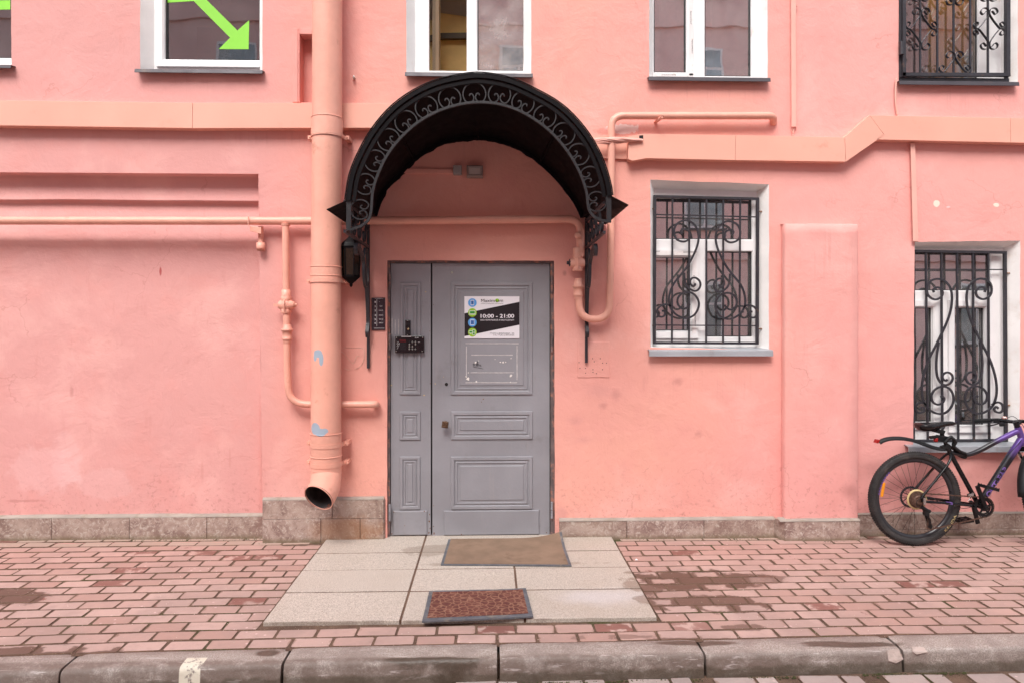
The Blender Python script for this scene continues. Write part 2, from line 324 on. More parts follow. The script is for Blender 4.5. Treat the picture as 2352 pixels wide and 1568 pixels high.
M_DFRAME = pmat('worn_door_frame', (.13, .10, .10), .6, .3, 10, .5, 60, dirt=(.36, .16, .11), dscale=20, dth=(.5, .65))
M_DARK = pmat('dark_gap', (.012, .010, .010), .8, .1)
M_CEM = pmat('cement_ledge', (.34, .29, .25), .9, .12, 6, .6, 60, dirt=(.25, .2, .14), dscale=9, dth=(.5, .75))
M_GASK = pmat('window_gasket', (.03, .03, .03), .6)
M_RUBBER = pmat('mat_rubber', (.10, .105, .12), .55, .2, 20, .4, 200, dirt=(.25, .22, .18), dscale=15, dth=(.5, .7))
# ------------------------------------------------------------------ mesh helpers
def cat_rom(pts, n=6, closed=False):
    pts = [Vector(p) for p in pts]; out = []; m = len(pts)
    rng = range(m if closed else m - 1)
    for i in rng:
        p0 = pts[(i - 1) % m] if (closed or i > 0) else pts[0] * 2 - pts[1]
        p1 = pts[i]; p2 = pts[(i + 1) % m]
        p3 = pts[(i + 2) % m] if (closed or i + 2 < m) else pts[-1] * 2 - pts[-2]
        for k in range(n):
            t = k / n
            out.append(.5 * ((2 * p1) + (-p0 + p2) * t + (2 * p0 - 5 * p1 + 4 * p2 - p3) * t * t + (-p0 + 3 * p1 - 3 * p2 + p3) * t ** 3))
    if not closed: out.append(pts[-1])
    return out
def fillet(pts, r, n=8):
    pts = [Vector(p) for p in pts]; out = [pts[0]]
    for i in range(1, len(pts) - 1):
        a, b, c = pts[i - 1], pts[i], pts[i + 1]
        rr = r[i] if isinstance(r, dict) and i in r else (r.get(0, .05) if isinstance(r, dict) else r)
        d1 = (a - b); d2 = (c - b); k1 = min(rr, d1.length * .49); k2 = min(rr, d2.length * .49)
        s = b + d1.normalized() * k1; e = b + d2.normalized() * k2
        for k in range(n + 1):
            t = k / n; out.append(s * (1 - t) ** 2 + b * 2 * t * (1 - t) + e * t * t)
    out.append(pts[-1]); return out

class MB:
    def __init__(s): s.v = []; s.f = []; s.sm = []; s.rnd = []; s.mi = []; s.m2 = None
    def add(s, vs, fs, smooth=False, rnd=0, mi=None):
        o = len(s.v); s.v += [Vector(x) for x in vs]
        for f in fs: s.f.append([i + o for i in f]); s.sm.append(smooth); s.rnd.append(rnd)
        s.mi += list(mi) if mi else [0] * len(fs)
        return s
    def box(s, x0, x1, y0, y1, z0, z1):
        return s.add([(x0, y0, z0), (x1, y0, z0), (x1, y1, z0), (x0, y1, z0), (x0, y0, z1), (x1, y0, z1), (x1, y1, z1), (x0, y1, z1)],
                     [(0, 3, 2, 1), (4, 5, 6, 7), (0, 1, 5, 4), (1, 2, 6, 5), (2, 3, 7, 6), (3, 0, 4, 7)])
    def obox(s, c, ex, ey, ez):   # oriented box: centre and three half vectors
        c, ex, ey, ez = map(Vector, (c, ex, ey, ez)); q = []
        for k in (-1, 1):
            for a, b in ((-1, -1), (1, -1), (1, 1), (-1, 1)): q.append(c + ex * a + ey * b + ez * k)
        return s.add(q, [(0, 3, 2, 1), (4, 5, 6, 7), (0, 1, 5, 4), (1, 2, 6, 5), (2, 3, 7, 6), (3, 0, 4, 7)])
    def prism(s, front, back):    # two matching polygons
        n = len(front); vs = list(front) + list(back)
        fs = [tuple(range(n)), tuple(range(2 * n - 1, n - 1, -1))] + [(i, n + i, n + (i + 1) % n, (i + 1) % n) for i in range(n)]
        return s.add(vs, fs)
    def tube(s, pts, r, n=10, closed=False, caps=True, sq=None, up=None, smooth=True):
        """sweep; r may be a list; sq=(w,h) makes a rectangular section: w in the path plane, h along 'up'"""
        pts = [Vector(p) for p in pts]; m = len(pts); rings = []
        t0 = (pts[1] - pts[0]).normalized()
        nrm = Vector(up) if up is not None else (Vector((0, 0, 1)).cross(t0) if abs(t0.z) < .9 else Vector((0, 1, 0)).cross(t0))
        nrm.normalize()
        for i, p in enumerate(pts):
            if closed: t = (pts[(i + 1) % m] - pts[i - 1])
            else: t = pts[min(i + 1, m - 1)] - pts[max(i - 1, 0)]
            if t.length < 1e-9: t = t0
            t.normalize()
            if up is not None: a = Vector(up).normalized(); b = t.cross(a); b = b.normalized() if b.length > 1e-6 else Vector((1, 0, 0))
            else:
                nrm = nrm - t * nrm.dot(t); nrm.normalize(); a = nrm; b = t.cross(a)
            if sq: rings.append([p + b * (sq[0] / 2) * x + a * (sq[1] / 2) * y for x, y in ((-1, -1), (1, -1), (1, 1), (-1, 1))])
            else:
                rr = r[i] if isinstance(r, (list, tuple)) else r
                rings.append([p + (a * cos(2 * pi * k / n) + b * sin(2 * pi * k / n)) * rr for k in range(n)])
        k = len(rings[0]); vs = [x for g in rings for x in g]; fs = []
        for i in range(m if closed else m - 1):
            j = (i + 1) % m
            for q in range(k): fs.append((i * k + q, i * k + (q + 1) % k, j * k + (q + 1) % k, j * k + q))
        s.add(vs, fs, smooth and not sq)
        if caps and not closed: s.add(rings[0], [tuple(range(k - 1, -1, -1))]); s.add(rings[-1], [tuple(range(k))])
        return s
    def lathe(s, c, axis, prof, n=20, smooth=True, cap=True, phase=0):   # prof: (distance along axis, radius)
        c = Vector(c); ax = Vector(axis).normalized(); a = ax.orthogonal().normalized()
        if abs(ax.z) > .99: a = Vector((1, 0, 0))
        b = ax.cross(a); vs = []
        for (h, r) in prof:
            for k in range(n): t = 2 * pi * k / n + phase; vs.append(c + ax * h + (a * cos(t) + b * sin(t)) * r)
        fs = []
        for i in range(len(prof) - 1):
            for k in range(n): fs.append((i * n + k, i * n + (k + 1) % n, (i + 1) * n + (k + 1) % n, (i + 1) * n + k))
        s.add(vs, fs, smooth)
        if cap:
            if prof[0][1] > 1e-5: s.add(vs[:n], [tuple(range(n - 1, -1, -1))])
            if prof[-1][1] > 1e-5: s.add(vs[-n:], [tuple(range(n))])
        return s
    def ring(s, x0, x1, z0, z1, y, prof, fill=True):   # mitred moulding, prof = (inset, height towards the street)
        vs = []; fs = []
        for (i, h) in prof: vs += [(x0 + i, y - h, z0 + i), (x1 - i, y - h, z0 + i), (x1 - i, y - h, z1 - i), (x0 + i, y - h, z1 - i)]
        for k in range(len(prof) - 1):
            for q in range(4): fs.append((4 * k + q, 4 * k + (q + 1) % 4, 4 * k + 4 + (q + 1) % 4, 4 * k + 4 + q))
        if fill: n = 4 * (len(prof) - 1); fs.append((n, n + 1, n + 2, n + 3))
        return s.add(vs, fs)
    def torus(s, c, ax, R_, r, n=40, m=10):
        c = Vector(c); ax = Vector(ax).normalized(); a = ax.orthogonal().normalized(); b = ax.cross(a)
        return s.tube([c + (a * cos(2 * pi * k / n) + b * sin(2 * pi * k / n)) * R_ for k in range(n)], r, m, closed=True)
    def build(s, name, mat, parent=None, bevel=0, org=None, mats=None):
        if parent is not None: o0 = wloc(parent)
        elif org is not None: o0 = Vector(org)
        else:
            xs = [q.x for q in s.v]; ys = [q.y for q in s.v]; zs = [q.z for q in s.v]
            o0 = Vector(((min(xs) + max(xs)) / 2, (min(ys) + max(ys)) / 2, min(zs)))
        me = bpy.data.meshes.new(name)
        if s.local: o0 = Vector((0, 0, 0))
        me.from_pydata([tuple(q - o0) for q in s.v], [], s.f)
        me.polygons.foreach_set('use_smooth', s.sm)
        if any(s.rnd):
            at = me.attributes.new('rnd', 'FLOAT', 'FACE'); at.data.foreach_set('value', s.rnd)
        me.materials.append(mat)
        if s.m2: me.materials.append(s.m2); me.polygons.foreach_set('material_index', s.mi)
        me.update()
        bm = bmesh.new(); bm.from_mesh(me); bmesh.ops.recalc_face_normals(bm, faces=bm.faces) if s.recalc else None
        bm.to_mesh(me); bm.free()
        o = bpy.data.objects.new(name, me); COL.objects.link(o)
        if parent is not None: o.parent = parent
        elif not s.local: o.location = o0
        if bevel:
            md = o.modifiers.new('bevel', 'BEVEL'); md.width = bevel; md.segments = 2; md.limit_method = 'ANGLE'; md.angle_limit = radians(35)
        return o
    local = False; recalc = True
def wloc(o):
    v = Vector((0, 0, 0))
    while o is not None: v += o.location; o = o.parent
    return v
def tag(o, label=None, cat=None, group=None, kind=None):
    for k, x in (('label', label), ('category', cat), ('group', group), ('kind', kind)):
        if x: o[k] = x
    return o
def empty(name, loc, label=None, cat=None, group=None, kind=None):
    o = bpy.data.objects.new(name, None); COL.objects.link(o); o.location = loc; o.empty_display_size = .1
    return tag(o, label, cat, group, kind)
def B(name, mat, parent, x0, x1, y0, y1, z0, z1, bevel=0): return MB().box(x0, x1, y0, y1, z0, z1).build(name, mat, parent, bevel)
def text_mesh(name, txt, mat, parent, x0, x1, zc, h, y, ext=.0004, bold=0, rot=0, align='fit'):
    """flat lettering facing the street; fitted to width x1-x0 and cap height h, centred on zc"""
    cu = bpy.data.curves.new('t', 'FONT'); cu.body = txt; cu.size = 1; cu.extrude = 0; cu.offset = bold
    to = bpy.data.objects.new('t', cu); COL.objects.link(to)
    dg = bpy.context.evaluated_depsgraph_get(); me = bpy.data.meshes.new_from_object(to.evaluated_get(dg))
    bpy.data.objects.remove(to); bpy.data.curves.remove(cu)
    xs = [v.co.x for v in me.vertices]; ys = [v.co.y for v in me.vertices]
    if not xs: return None
    ax, bx, ay, by = min(xs), max(xs), min(ys), max(ys); W_ = x1 - x0
    o0 = wloc(parent); cx = (x0 + x1) / 2; ca, sa = cos(rot), sin(rot)
    for v in me.vertices:
        lx = (v.co.x - (ax + bx) / 2) * W_ / (bx - ax); lz = (v.co.y - (ay + by) / 2) * h / (by - ay)
        v.co = Vector((cx + lx * ca - lz * sa, y, zc + lx * sa + lz * ca)) - o0
    me.name = name; me.materials.clear(); me.materials.append(mat)
    o = bpy.data.objects.new(name, me); COL.objects.link(o); o.parent = parent; return o
def flat(pts, y, t=.0006):  # thin plate from polygon of (x,z)
    return MB().prism([(a, y - t, b) for a, b in pts], [(a, y, b) for a, b in pts])

# ------------------------------------------------------------------ the building front
def wy(x, z): return .006 * noise.noise(Vector((x * 1.1, z * 1.1, 3.3))) + .0022 * noise.noise(Vector((x * 5, z * 5, 9.1)))
building = empty('apartment_building', (0, 0, 0), 'pink plastered building front with grey double door, white framed windows and stone plinth', 'building')
def contour(pts, wob=.003, step=.05, closed=True):
    out = []; n = len(pts)
    for i in range(n if closed else n - 1):
        a = Vector(pts[i]); b = Vector(pts[(i + 1) % n]); k = max(1, int((b - a).length / step))
        for j in range(k):
            q = a.lerp(b, j / k)
            if j: q = q + Vector((noise.noise(Vector((q.x * 9, q.y * 9, 1))), noise.noise(Vector((q.x * 9, q.y * 9, 7))))) * wob
            out.append(q)
    return out
def quad(u0, v0, u1, v1, u2=None, v2=None, u3=None, v3=None):
    """corner pixels: top-left, top-right, bottom-right, bottom-left"""
    q = [P(u0, v0), P(u1, v1), P(u2, v2), P(u3, v3)]
    return [(a.x, a.z) for a in q]
TOP = 5.35
def upq(ul, ur, vb0, vb1, ul0=None, ur0=None):   # openings that run out of the top of the picture
    a, b = P(ul, vb0), P(ur, vb1); a0, b0 = P(ul0 or ul, 20), P(ur0 or ur, 20)
    return [(a0.x, TOP), (b0.x, TOP), (b.x, b.z), (a.x, a.z)]
OPEN = {
    'w0': [(-6.2, TOP), (P(24, 20).x, TOP), (P(26, 149).x, P(26, 149).z), (-6.2, P(26, 149).z)],
    'w1': upq(322, 603, 163, 166), 'w2': upq(933, 1220, 169, 170), 'w3': upq(1491, 1763, 179, 182), 'w4': upq(2064, 2337, 188, 192),
    'w5': quad(1494, 413, 1766, 424, 1766, 803, 1494, 797), 'w6': quad(2101, 556, 2343, 553, 2343, 1022, 2097, 1020),
    'door': [(P(889, 598).x, P(889, 598).z), (P(1273, 599).x, P(1273, 599).z), (P(1275, 1240).x, .0), (P(889, 1240).x, .0)],
    'slot': quad(690, 82, 722, 82, 722, 236, 690, 236),
}
NX = P(598, 800).x; NZ = P(300, 398).z
OPEN['niche'] = [(-7.5, NZ), (P(593, 399).x, P(593, 400).z), (P(604, 1190).x, 0), (-7.5, 0)]
CT = {k: contour(v, .0035 if k not in ('door',) else .003) for k, v in OPEN.items()}
# outer face with constrained triangulation round the openings
X0, X1, Z1 = -7.5, 8.5, 6.6
vs2, eds = [], []
def addloop(lp):
    o = len(vs2); vs2.extend([Vector(q) for q in lp]); n = len(lp)
    eds.extend([(o + i, o + (i + 1) % n) for i in range(n)])
gap = 1e-3
outer = [(X0 - .01, -.02), (X1, -.02), (X1, Z1), (X0 - .01, Z1)]
addloop(contour(outer, 0, .12))
for k, lp in CT.items(): addloop(lp)
gs = .07; nx = int((X1 - X0) / gs); nz = int(Z1 / gs)
for i in range(1, nx):
    for j in range(1, nz):
        x, z = X0 + i * gs + (j % 2) * gs * .5, j * gs
        if -5.2 < x < 5.6 and z < 4.5: vs2.append(Vector((x, z)))
        elif i % 4 == 0 and j % 4 == 0: vs2.append(Vector((x, z)))
ov, oe, of_, _, _, _ = delaunay_2d_cdt(vs2, eds, [], 1, 1e-5)
def inside(p, poly):
    c = False; n = len(poly); x, y = p
    for i in range(n):
        x1, y1 = poly[i][0], poly[i][1]; x2, y2 = poly[(i + 1) % n][0], poly[(i + 1) % n][1]
        if (y1 > y) != (y2 > y) and x < (x2 - x1) * (y - y1) / (y2 - y1) + x1: c = not c
    return c
wb = MB(); keep = []
boxes = {k: (min(q.x for q in v), max(q.x for q in v), min(q.y for q in v), max(q.y for q in v)) for k, v in CT.items()}
for f in of_:
    c = (ov[f[0]] + ov[f[1]] + ov[f[2]]) / 3; hit = False
    for k, lp in CT.items():
        b_ = boxes[k]
        if b_[0] < c.x < b_[1] and b_[2] < c.y < b_[3] and inside(c, lp): hit = True; break
    if not hit and c.y > -.02: keep.append(tuple(f))
wb.add([(q.x, wy(q.x, q.y), q.y) for q in ov], keep, True)
def reveal(mb, lp, depth, taper=(0, 0), skip=None):
    n = len(lp); vs = []; cx = sum(q.x for q in lp) / n; fs = []
    zt = max(q.y for q in lp); zb = min(q.y for q in lp); xl = min(q.x for q in lp); xr = max(q.x for q in lp)
    for q in lp: vs.append((q.x, wy(q.x, q.y), q.y))
    for q in lp:
        dz = -taper[1] * max(0, (q.y - zb) / (zt - zb) - .9) * 10 if taper[1] else 0
        dx = taper[0] * ((cx - q.x) / (xr - xl) * 2)
        vs.append((q.x + dx, depth, q.y + dz))
    for i in range(n):
        if skip and skip(lp[i], lp[(i + 1) % n]): continue
        fs.append((i, (i + 1) % n, n + (i + 1) % n, n + i))
    mb.add(vs, fs, False); return mb
# shallow blind slot beside the downpipe
reveal(wb, CT['slot'], .09); x0, x1, z0, z1 = R(688, 80, 724, 238); wb.add([(x0 - .02, .09, z0 - .02), (x1 + .02, .09, z0 - .02), (x1 + .02, .09, z1 + .02), (x0 - .02, .09, z1 + .02)], [(0, 1, 2, 3)])
# door jambs in plaster
reveal(wb, CT['door'], .07)
# long stepped niche on the left
def zv(v): return CAMZ + (742 - v) / 303.5
prof = [(NZ, 0), (NZ - .002, .05), (NZ - .006, .105), (zv(418), .108), (zv(440), .10), (zv(455), .085), (zv(457.5), .085), (zv(459), .118), (zv(464), .128), (zv(485), .118), (zv(510), .098), (zv(530), .086), (zv(545), .083), (zv(553), .090), (zv(562), .112), (zv(575), .124), (zv(600), .126), (zv(700), .120), (zv(900), .118), (zv(1187), .114), (0, .114)]
fine = []
for i in range(len(prof) - 1):
    (za, ya), (zb_, yb) = prof[i], prof[i + 1]; k = max(1, int(abs(za - zb_) / .08))
    for j in range(k): fine.append((za + (zb_ - za) * j / k, ya + (yb - ya) * j / k))
fine.append(prof[-1]); NXs = [X0 + i * .1 for i in range(int((NX + .06 - X0) / .1) + 2)]
vs = []; m_ = len(fine)
for x in NXs:
    xx = x; 
    for (z, y) in fine:
        edge = P(593, 400).x + (NZ - z) / NZ * (P(604, 1190).x - P(593, 400).x) + .004
        xq = min(xx, edge)
        amp = 1 if y > .03 else 0
        lip = .004 * noise.noise(Vector((x * 2.3, 5.5, 0))) if .5 < 1 and zv(470) < z < NZ else 0
        vs.append((xq, y + amp * (wy(x, z) + lip * .5), z + lip * (1 if y > .03 else 0)))
fs = [(i * m_ + j, (i + 1) * m_ + j, (i + 1) * m_ + j + 1, i * m_ + j + 1) for i in range(len(NXs) - 1) for j in range(m_ - 1)]
wb.add(vs, fs, True)
ed = [((P(593, 400).x + (NZ - z) / NZ * (P(604, 1190).x - P(593, 400).x)), z, y) for z, y in fine]
wb.add([(x, wy(x, z), z) for x, z, y in ed] + [(x, y + .01, z) for x, z, y in ed], [(i, i + 1, len(ed) + i + 1, len(ed) + i) for i in range(len(ed) - 1)])
wb.recalc = False
wall = wb.build('wall', M_PL, building)
uw = MB().box(X0, X1, .0, .4, Z1 - .001, 9.5); uw.build('upper_wall', M_PL, building)
# raised strip framing the slot
sm = MB()
x0, x1, z0, z1 = R(672, 64, 730, 234)
for a, b_, c_, d_ in (R(672, 65, 688, 235, .03),): sm.box(a, b_, -.03, .003, c_, d_)
a, b_, c_, d_ = R(688, 65, 724, 79, .03); sm.box(a, b_, -.03, .003, c_, d_)
a, b_, c_, d_ = R(678, 68, 684, 235, .036); sm.box(a, b_, -.036, -.029, c_, d_ + .01)
sm.build('slot_trim', M_PL, building, .003)
# pilaster
pa = MB()
xl, xr = P(1806, 900, .085).x, P(1971, 900, .085).x; xl0 = P(1795, 900).x - .0; xr0 = xr + .012; zt = P(1880, 516, .085).z
nz_ = 34; secs = []
for i in range(nz_ + 1):
    z = .13 + (zt - .13) * i / nz_; o = .004 * noise.noise(Vector((3, z * 2.2, 0))); o2 = .004 * noise.noise(Vector((8, z * 2.5, 0)))
    secs.append([(xl0, .01, z), (xl - .012 + o, -.074, z), (xl + .004 + o, -.085, z)] + [(xl + (xr - xl) * k / 6, -.085 - wy(xl + (xr - xl) * k / 6, z), z) for k in range(1, 6)] + [(xr - .006 + o2, -.085, z), (xr + .004 + o2, -.074, z), (xr0, .01, z)])
m_ = len(secs[0]); vs = [q for s_ in secs for q in s_]; vs += [(q[0], min(.01, q[1] + .012), zt + .006) for q in secs[-1]] + [(q[0], .01, zt + .014) for q in secs[-1]]
pa.add(vs, [(i * m_ + j, i * m_ + j + 1, (i + 1) * m_ + j + 1, (i + 1) * m_ + j) for i in range(nz_ + 2) for j in range(m_ - 1)], True); pa.recalc = False
pa.build('pilaster', M_PL, building)

# repaired square of plaster with drill holes by the right canopy bracket
a, b_, c, e = R(1326, 785, 1400, 866, 0); n = 16; q = contour([(a, c), (b_, c), (b_ - .004, e), (a, e + .006)], .004, .02)
MB().prism([(p.x, -.0055, p.y) for p in q], [(p.x, .01, p.y) for p in q]).build('plaster_patch', M_PL, building, .003)
for (u, v) in ((1361, 823), (1365, 830), (1384, 833), (1393, 833), (1345, 845), (1384, 848), (1345, 856), (1362, 848), (1370, 857), (1362, 854), (1330, 832), (1332, 845), (1379, 823)):
    p = P(u, v, .0075); MB().lathe(p, (0, 1, 0), [(0, .0035), (.002, .0035)], 8).build('drill_hole', M_DARK, building)

# plinth: cement ledge with stones
plinth = MB().box(X0, -1.9, .12, .3, -.05, .10).build('plinth', M_CEM, building)
def stones(joints, y, z0, z1, back=.12):
    for a, b_ in zip(joints[:-1], joints[1:]):
        o = MB().box(a + .0015, b_ - .0015, y + random.uniform(-.002, .002), y + back, z0 + .001, z1 - .0015).build('plinth_stone', M_PLINTH, plinth, .003)
def ledge(x0, x1, y, z, back):
    n = max(2, int((x1 - x0) / .05)); vs = []; fs = []
    for i in range(n + 1):
        x = x0 + (x1 - x0) * i / n; a = .003 * noise.noise(Vector((x * 6, y * 7, 2)))
        vs += [(x, y - .002 + a, z - .0005), (x, y - .001 + a, z + .006), (x, y + back * .5, z + .013 + a), (x, y + back, z + .022 + a)]
    for i in range(n):
        for j in range(3): fs.append((i * 4 + j, i * 4 + j + 1, (i + 1) * 4 + j + 1, (i + 1) * 4 + j))
    m = MB().add(vs, fs, True); m.recalc = False; m.build('ledge', M_CEM, plinth)
xj = lambda us, y: [P(u, 1215, -y).x for u in us]
yL = .075; stones([-7.5, -6.3, -5.7, -5.1] + xj([-60, 118, 297, 475], yL) + [P(604.5, 1215, 0).x], yL, -.03, .168); ledge(-7.5, NX + .01, yL, .168, .045)
yP = -.03
xa = P(602.5, 1200, .03).x; xb = P(881.5, 1200, .03).x; zm = P(740, 1190.5, .03).z; zt_ = P(740, 1147, .03).z
stones([xa, P(763, 1180, .03).x, xb], yP, zm, zt_, .10); stones([xa, P(737, 1200, .03).x, P(827, 1200, .03).x, xb], yP, -.03, zm, .10); ledge(xa, xb, yP, zt_, .036)
xR = P(891, 1200, 0).x
for (za, zb_) in ((-.03, zm - .001), (zm + .001, zt_)): MB().prism([(xb, -.029, za), (xR, .06, za), (xb, .06, za)], [(xb, -.029, zb_), (xR, .06, zb_), (xb, .06, zb_)]).build('plinth_stone', M_PLINTH, plinth)
yR = -.03; xs_ = xj([1285, 1440, 1617, 1780], yR); stones(xs_, yR, -.03, .140, .10); ledge(xs_[0], xs_[-1], yR, .140, .036)
yQ = -.115; xq0 = P(1803, 1215, .115).x; xq1 = P(1976, 1215, .115).x
MB().prism([(xs_[-1], yR, -.03), (xq0, yQ, -.03), (xq0, yQ + .1, -.03), (xs_[-1], yR + .1, -.03)], [(xs_[-1], yR, .148), (xq0, yQ, .148), (xq0, yQ + .1, .148), (xs_[-1], yR + .1, .148)]).build('plinth_stone', M_PLINTH, plinth, .003)
stones([xq0, xq1], yQ, -.03, .148, .13); ledge(xs_[-1], xq1, yQ, .148, .05)
yB = -.012; xs_ = [xq1, P(2050, 1215).x, P(2200, 1215).x, P(2330, 1215).x, 4.9, 5.6, 6.4, 7.2, 8.4]
stones(xs_, yB, .045, .165, .1); stones([xq1, P(2120, 1215).x, P(2260, 1215).x, 4.6, 5.2, 5.9, 6.6, 7.3, 8.4], yB - .006, -.03, .045, .1); ledge(xq1, 8.4, yB, .165, .02)
# ------------------------------------------------------------------ windows of the front
WD = .10
M_ROOMD = pmat('dim_room_paint', (.16, .13, .12), .9, .1)
M_ROOMY = pmat('ochre_room_paint', (.88, .62, .26), .9, .1)
M_ROOMG = pmat('grey_room_paint', (.40, .37, .34), .9, .1)
M_ORANGE = pmat('orange_curtain_cloth', (.80, .42, .10), .9, .08, 3, .3, 40)
M_PINKREFL = pmat('mauve_reflection_sheet', (.30, .19, .19), .9, .15, 3, .3, 40)
M_GREEN = pmat('green_film', (.23, .62, .04), .5, .04, 3, .2, 90)
M_INK = pmat('black_print', (.015, .015, .018), .6)
M_FILM = pmat('protective_film', (.77, .73, .72), .35, .05, 6, .3, 30, dirt=(.55, .40, .28), dscale=12, dth=(.58, .75))
M_WOOD = pmat('pale_wood_sash', (.58, .42, .27), .5, .1)
M_CARD = pmat('brown_cardboard', (.33, .20, .13), .9, .08)
def window(name_label, key, sill_px, sillmat, room, glassmat, gl, gz, mull=None, transom=None, sashes=(), open_pane=None, roomdepth=2.4):
    """gl: list of glass spans (u0,u1,vtop or None,vbottom); the frame fills the rest of the opening"""
    lp = OPEN[key]; xs = [p[0] for p in lp]; zs = [p[1] for p in lp]
    x0, x1, z0, z1 = min(xs), max(xs), min(zs), max(zs)
    rm = MB(); reveal(rm, CT[key], WD, (.055, .05)); rm.recalc = False
    spans = []
    for (u0, u1, vt, vb) in gl:
        a = P(u0, vb, -WD); b_ = P(u1, vb, -WD); spans.append((a.x, b_.x, a.z, (P(u0, vt, -WD).z if vt is not None else z1 - .07)))
    # frame = grid of bars around the glass spans
    X = sorted({x0 - .02, x1 + .02, *[q for s_ in spans for q in s_[:2]]}); Zs = sorted({z0 - .03, z1 + .02, *[q for s_ in spans for q in s_[2:]]})
    fm = MB(); 
    for i in range(len(X) - 1):
        j = 0
        while j < len(Zs) - 1:
            cx, cz = (X[i] + X[i + 1]) / 2, (Zs[j] + Zs[j + 1]) / 2
            hole = lambda cz: any(a < cx < b_ and c < cz < d for a, b_, c, d in spans)
            if hole(cz): j += 1; continue
            k = j
            while k + 1 < len(Zs) - 1 and not hole((Zs[k + 1] + Zs[k + 2]) / 2): k += 1
            if X[i + 1] - X[i] > .0005: fm.box(X[i], X[i + 1], WD, WD + .07, Zs[j], Zs[k + 1])
            j = k + 1
    fr = fm.build('window', M_WHITE, building); fr['label'] = name_label
    rm.build('reveal', M_REVEAL, fr)
    for i, (a, b_, c, d) in enumerate(spans):
        if open_pane == i: continue
        MB().ring(a - .0, b_ + .0, c, d, WD + .0, [(0, .0), (.006, -.012), (.010, -.03)], False).build('bead', M_GASK if False else M_WHITE, fr)
        MB().ring(a + .004, b_ - .004, c + .004, d - .004, WD + .012, [(.0, -.001), (.008, -.001), (.009, -.012)], False).build('gasket', M_GASK, fr)
        MB().box(a, b_, WD + .031, WD + .035, c, d).build('pane', glassmat, fr)
    for (u0, u1, vt, vb) in sashes:      # raised sash ring
        a, b_ = P(u0, vb, -WD), P(u1, vb, -WD); zt = P(u0, vt, -WD).z if vt is not None else z1 - .05
        wdt = .058
        MB().ring(a.x, b_.x, a.z, zt, WD - .001, [(0, 0), (.002, .018), (wdt - .012, .018), (wdt, .004), (wdt + .001, -.02)], False).build('sash', M_WHITE, fr)
    (ua, ub, vt, vb, pj) = sill_px
    A, Bq = P(ua, vt, pj), P(ub, vt, pj); zb = P((ua + ub) / 2, vb, pj).z; zt = (A.z + Bq.z) / 2
    pr = [(WD + .01, zt + .020), (-pj + .003, zt), (-pj, zt - .004), (-pj - .004, zb), (-pj + .006, zb + .001), (-pj + .006, zt - .008), (.01, zt + .006), (WD + .01, zt + .015)]
    MB().prism([(A.x, y, z) for y, z in pr], [(Bq.x, y, z) for y, z in pr]).build('sill', sillmat, fr, .0015)
    # the room behind
    r = MB(); y0 = WD + .06; q = []
    for (y, e) in ((y0, 0), (y0 + .12, 0), (y0 + .13, .35), (roomdepth, .35)):
        q += [(x0 - e, y, z0 - e * (2.2 if e else 1)), (x1 + e, y, z0 - e * (2.2 if e else 1)), (x1 + e, y, z1 + e * .3), (x0 - e, y, z1 + e * .3)]
    fs = [(4 * k + i, 4 * k + (i + 1) % 4, 4 * k + 4 + (i + 1) % 4, 4 * k + 4 + i) for k in range(3) for i in range(4)] + [(12, 13, 14, 15)]
    r.add(q, fs); r.build('room', room, fr)
    return fr, spans, (x0, x1, z0, z1)
w0, _, _ = window('dark window at the far left with a green film stripe', 'w0', (-420, 25, 147, 155, .05), M_SILL, M_ROOMD, M_GLASSD, [(-400, 30, None, 130)], None)
w1, sp1, bx1 = window('dark window with a large green arrow pointing down right', 'w1', (309, 603, 160, 168.5, .055), M_SILL, M_ROOMD, M_GLASSD, [(377, 598, None, 138)], None, sashes=[(361, 617, None, 155)])
w2, sp2, bx2 = window('open white window above the canopy with an ochre room inside', 'w2', (930, 1224, 167.5, 177, .055), M_SILL, M_ROOMY, M_GLASSM, [(985, 1072, None, 163), (1095, 1206.5, None, 163)], None, open_pane=0, roomdepth=1.05)
w3, sp3, bx3 = window('white window with printed film on its frame right of the canopy', 'w3', (1490, 1770, 177.5, 187, .055), M_SILL, M_ROOMG, M_GLASS, [(1501, 1578, None, 167), (1618, 1727, None, 176)], None)
w4, sp4, bx4 = window('white window with an orange curtain at the top right', 'w4', (2066, 2341, 187, 196.5, .05), M_SILL, M_REVEAL, M_GLASSC, [(2074, 2248, None, 182)], None)
w5, sp5, bx5 = window('white window in a deep reveal right of the door with printed film on one sash', 'w5', (1491, 1776, 804, 818, .05), M_SILLL, M_ROOMG, M_GLASS, [(1500, 1729, 454, 551), (1500, 1585, 588, 761), (1622.5, 1729.5, 576, 775)], None, sashes=[(1490, 1603, 574, 777)])
w6, sp6, bx6 = window('white window in a deep reveal behind the bicycle', 'w6', (2087, 2360, 1024, 1038, .06), M_SILLL, M_ROOMG, M_GLASS, [(2080, 2277, 575, 669), (2080, 2142, 705, 970), (2193, 2262, 705, 978)], None, sashes=[(2060, 2158, 690, 985), (2176, 2277, 690, 992)])
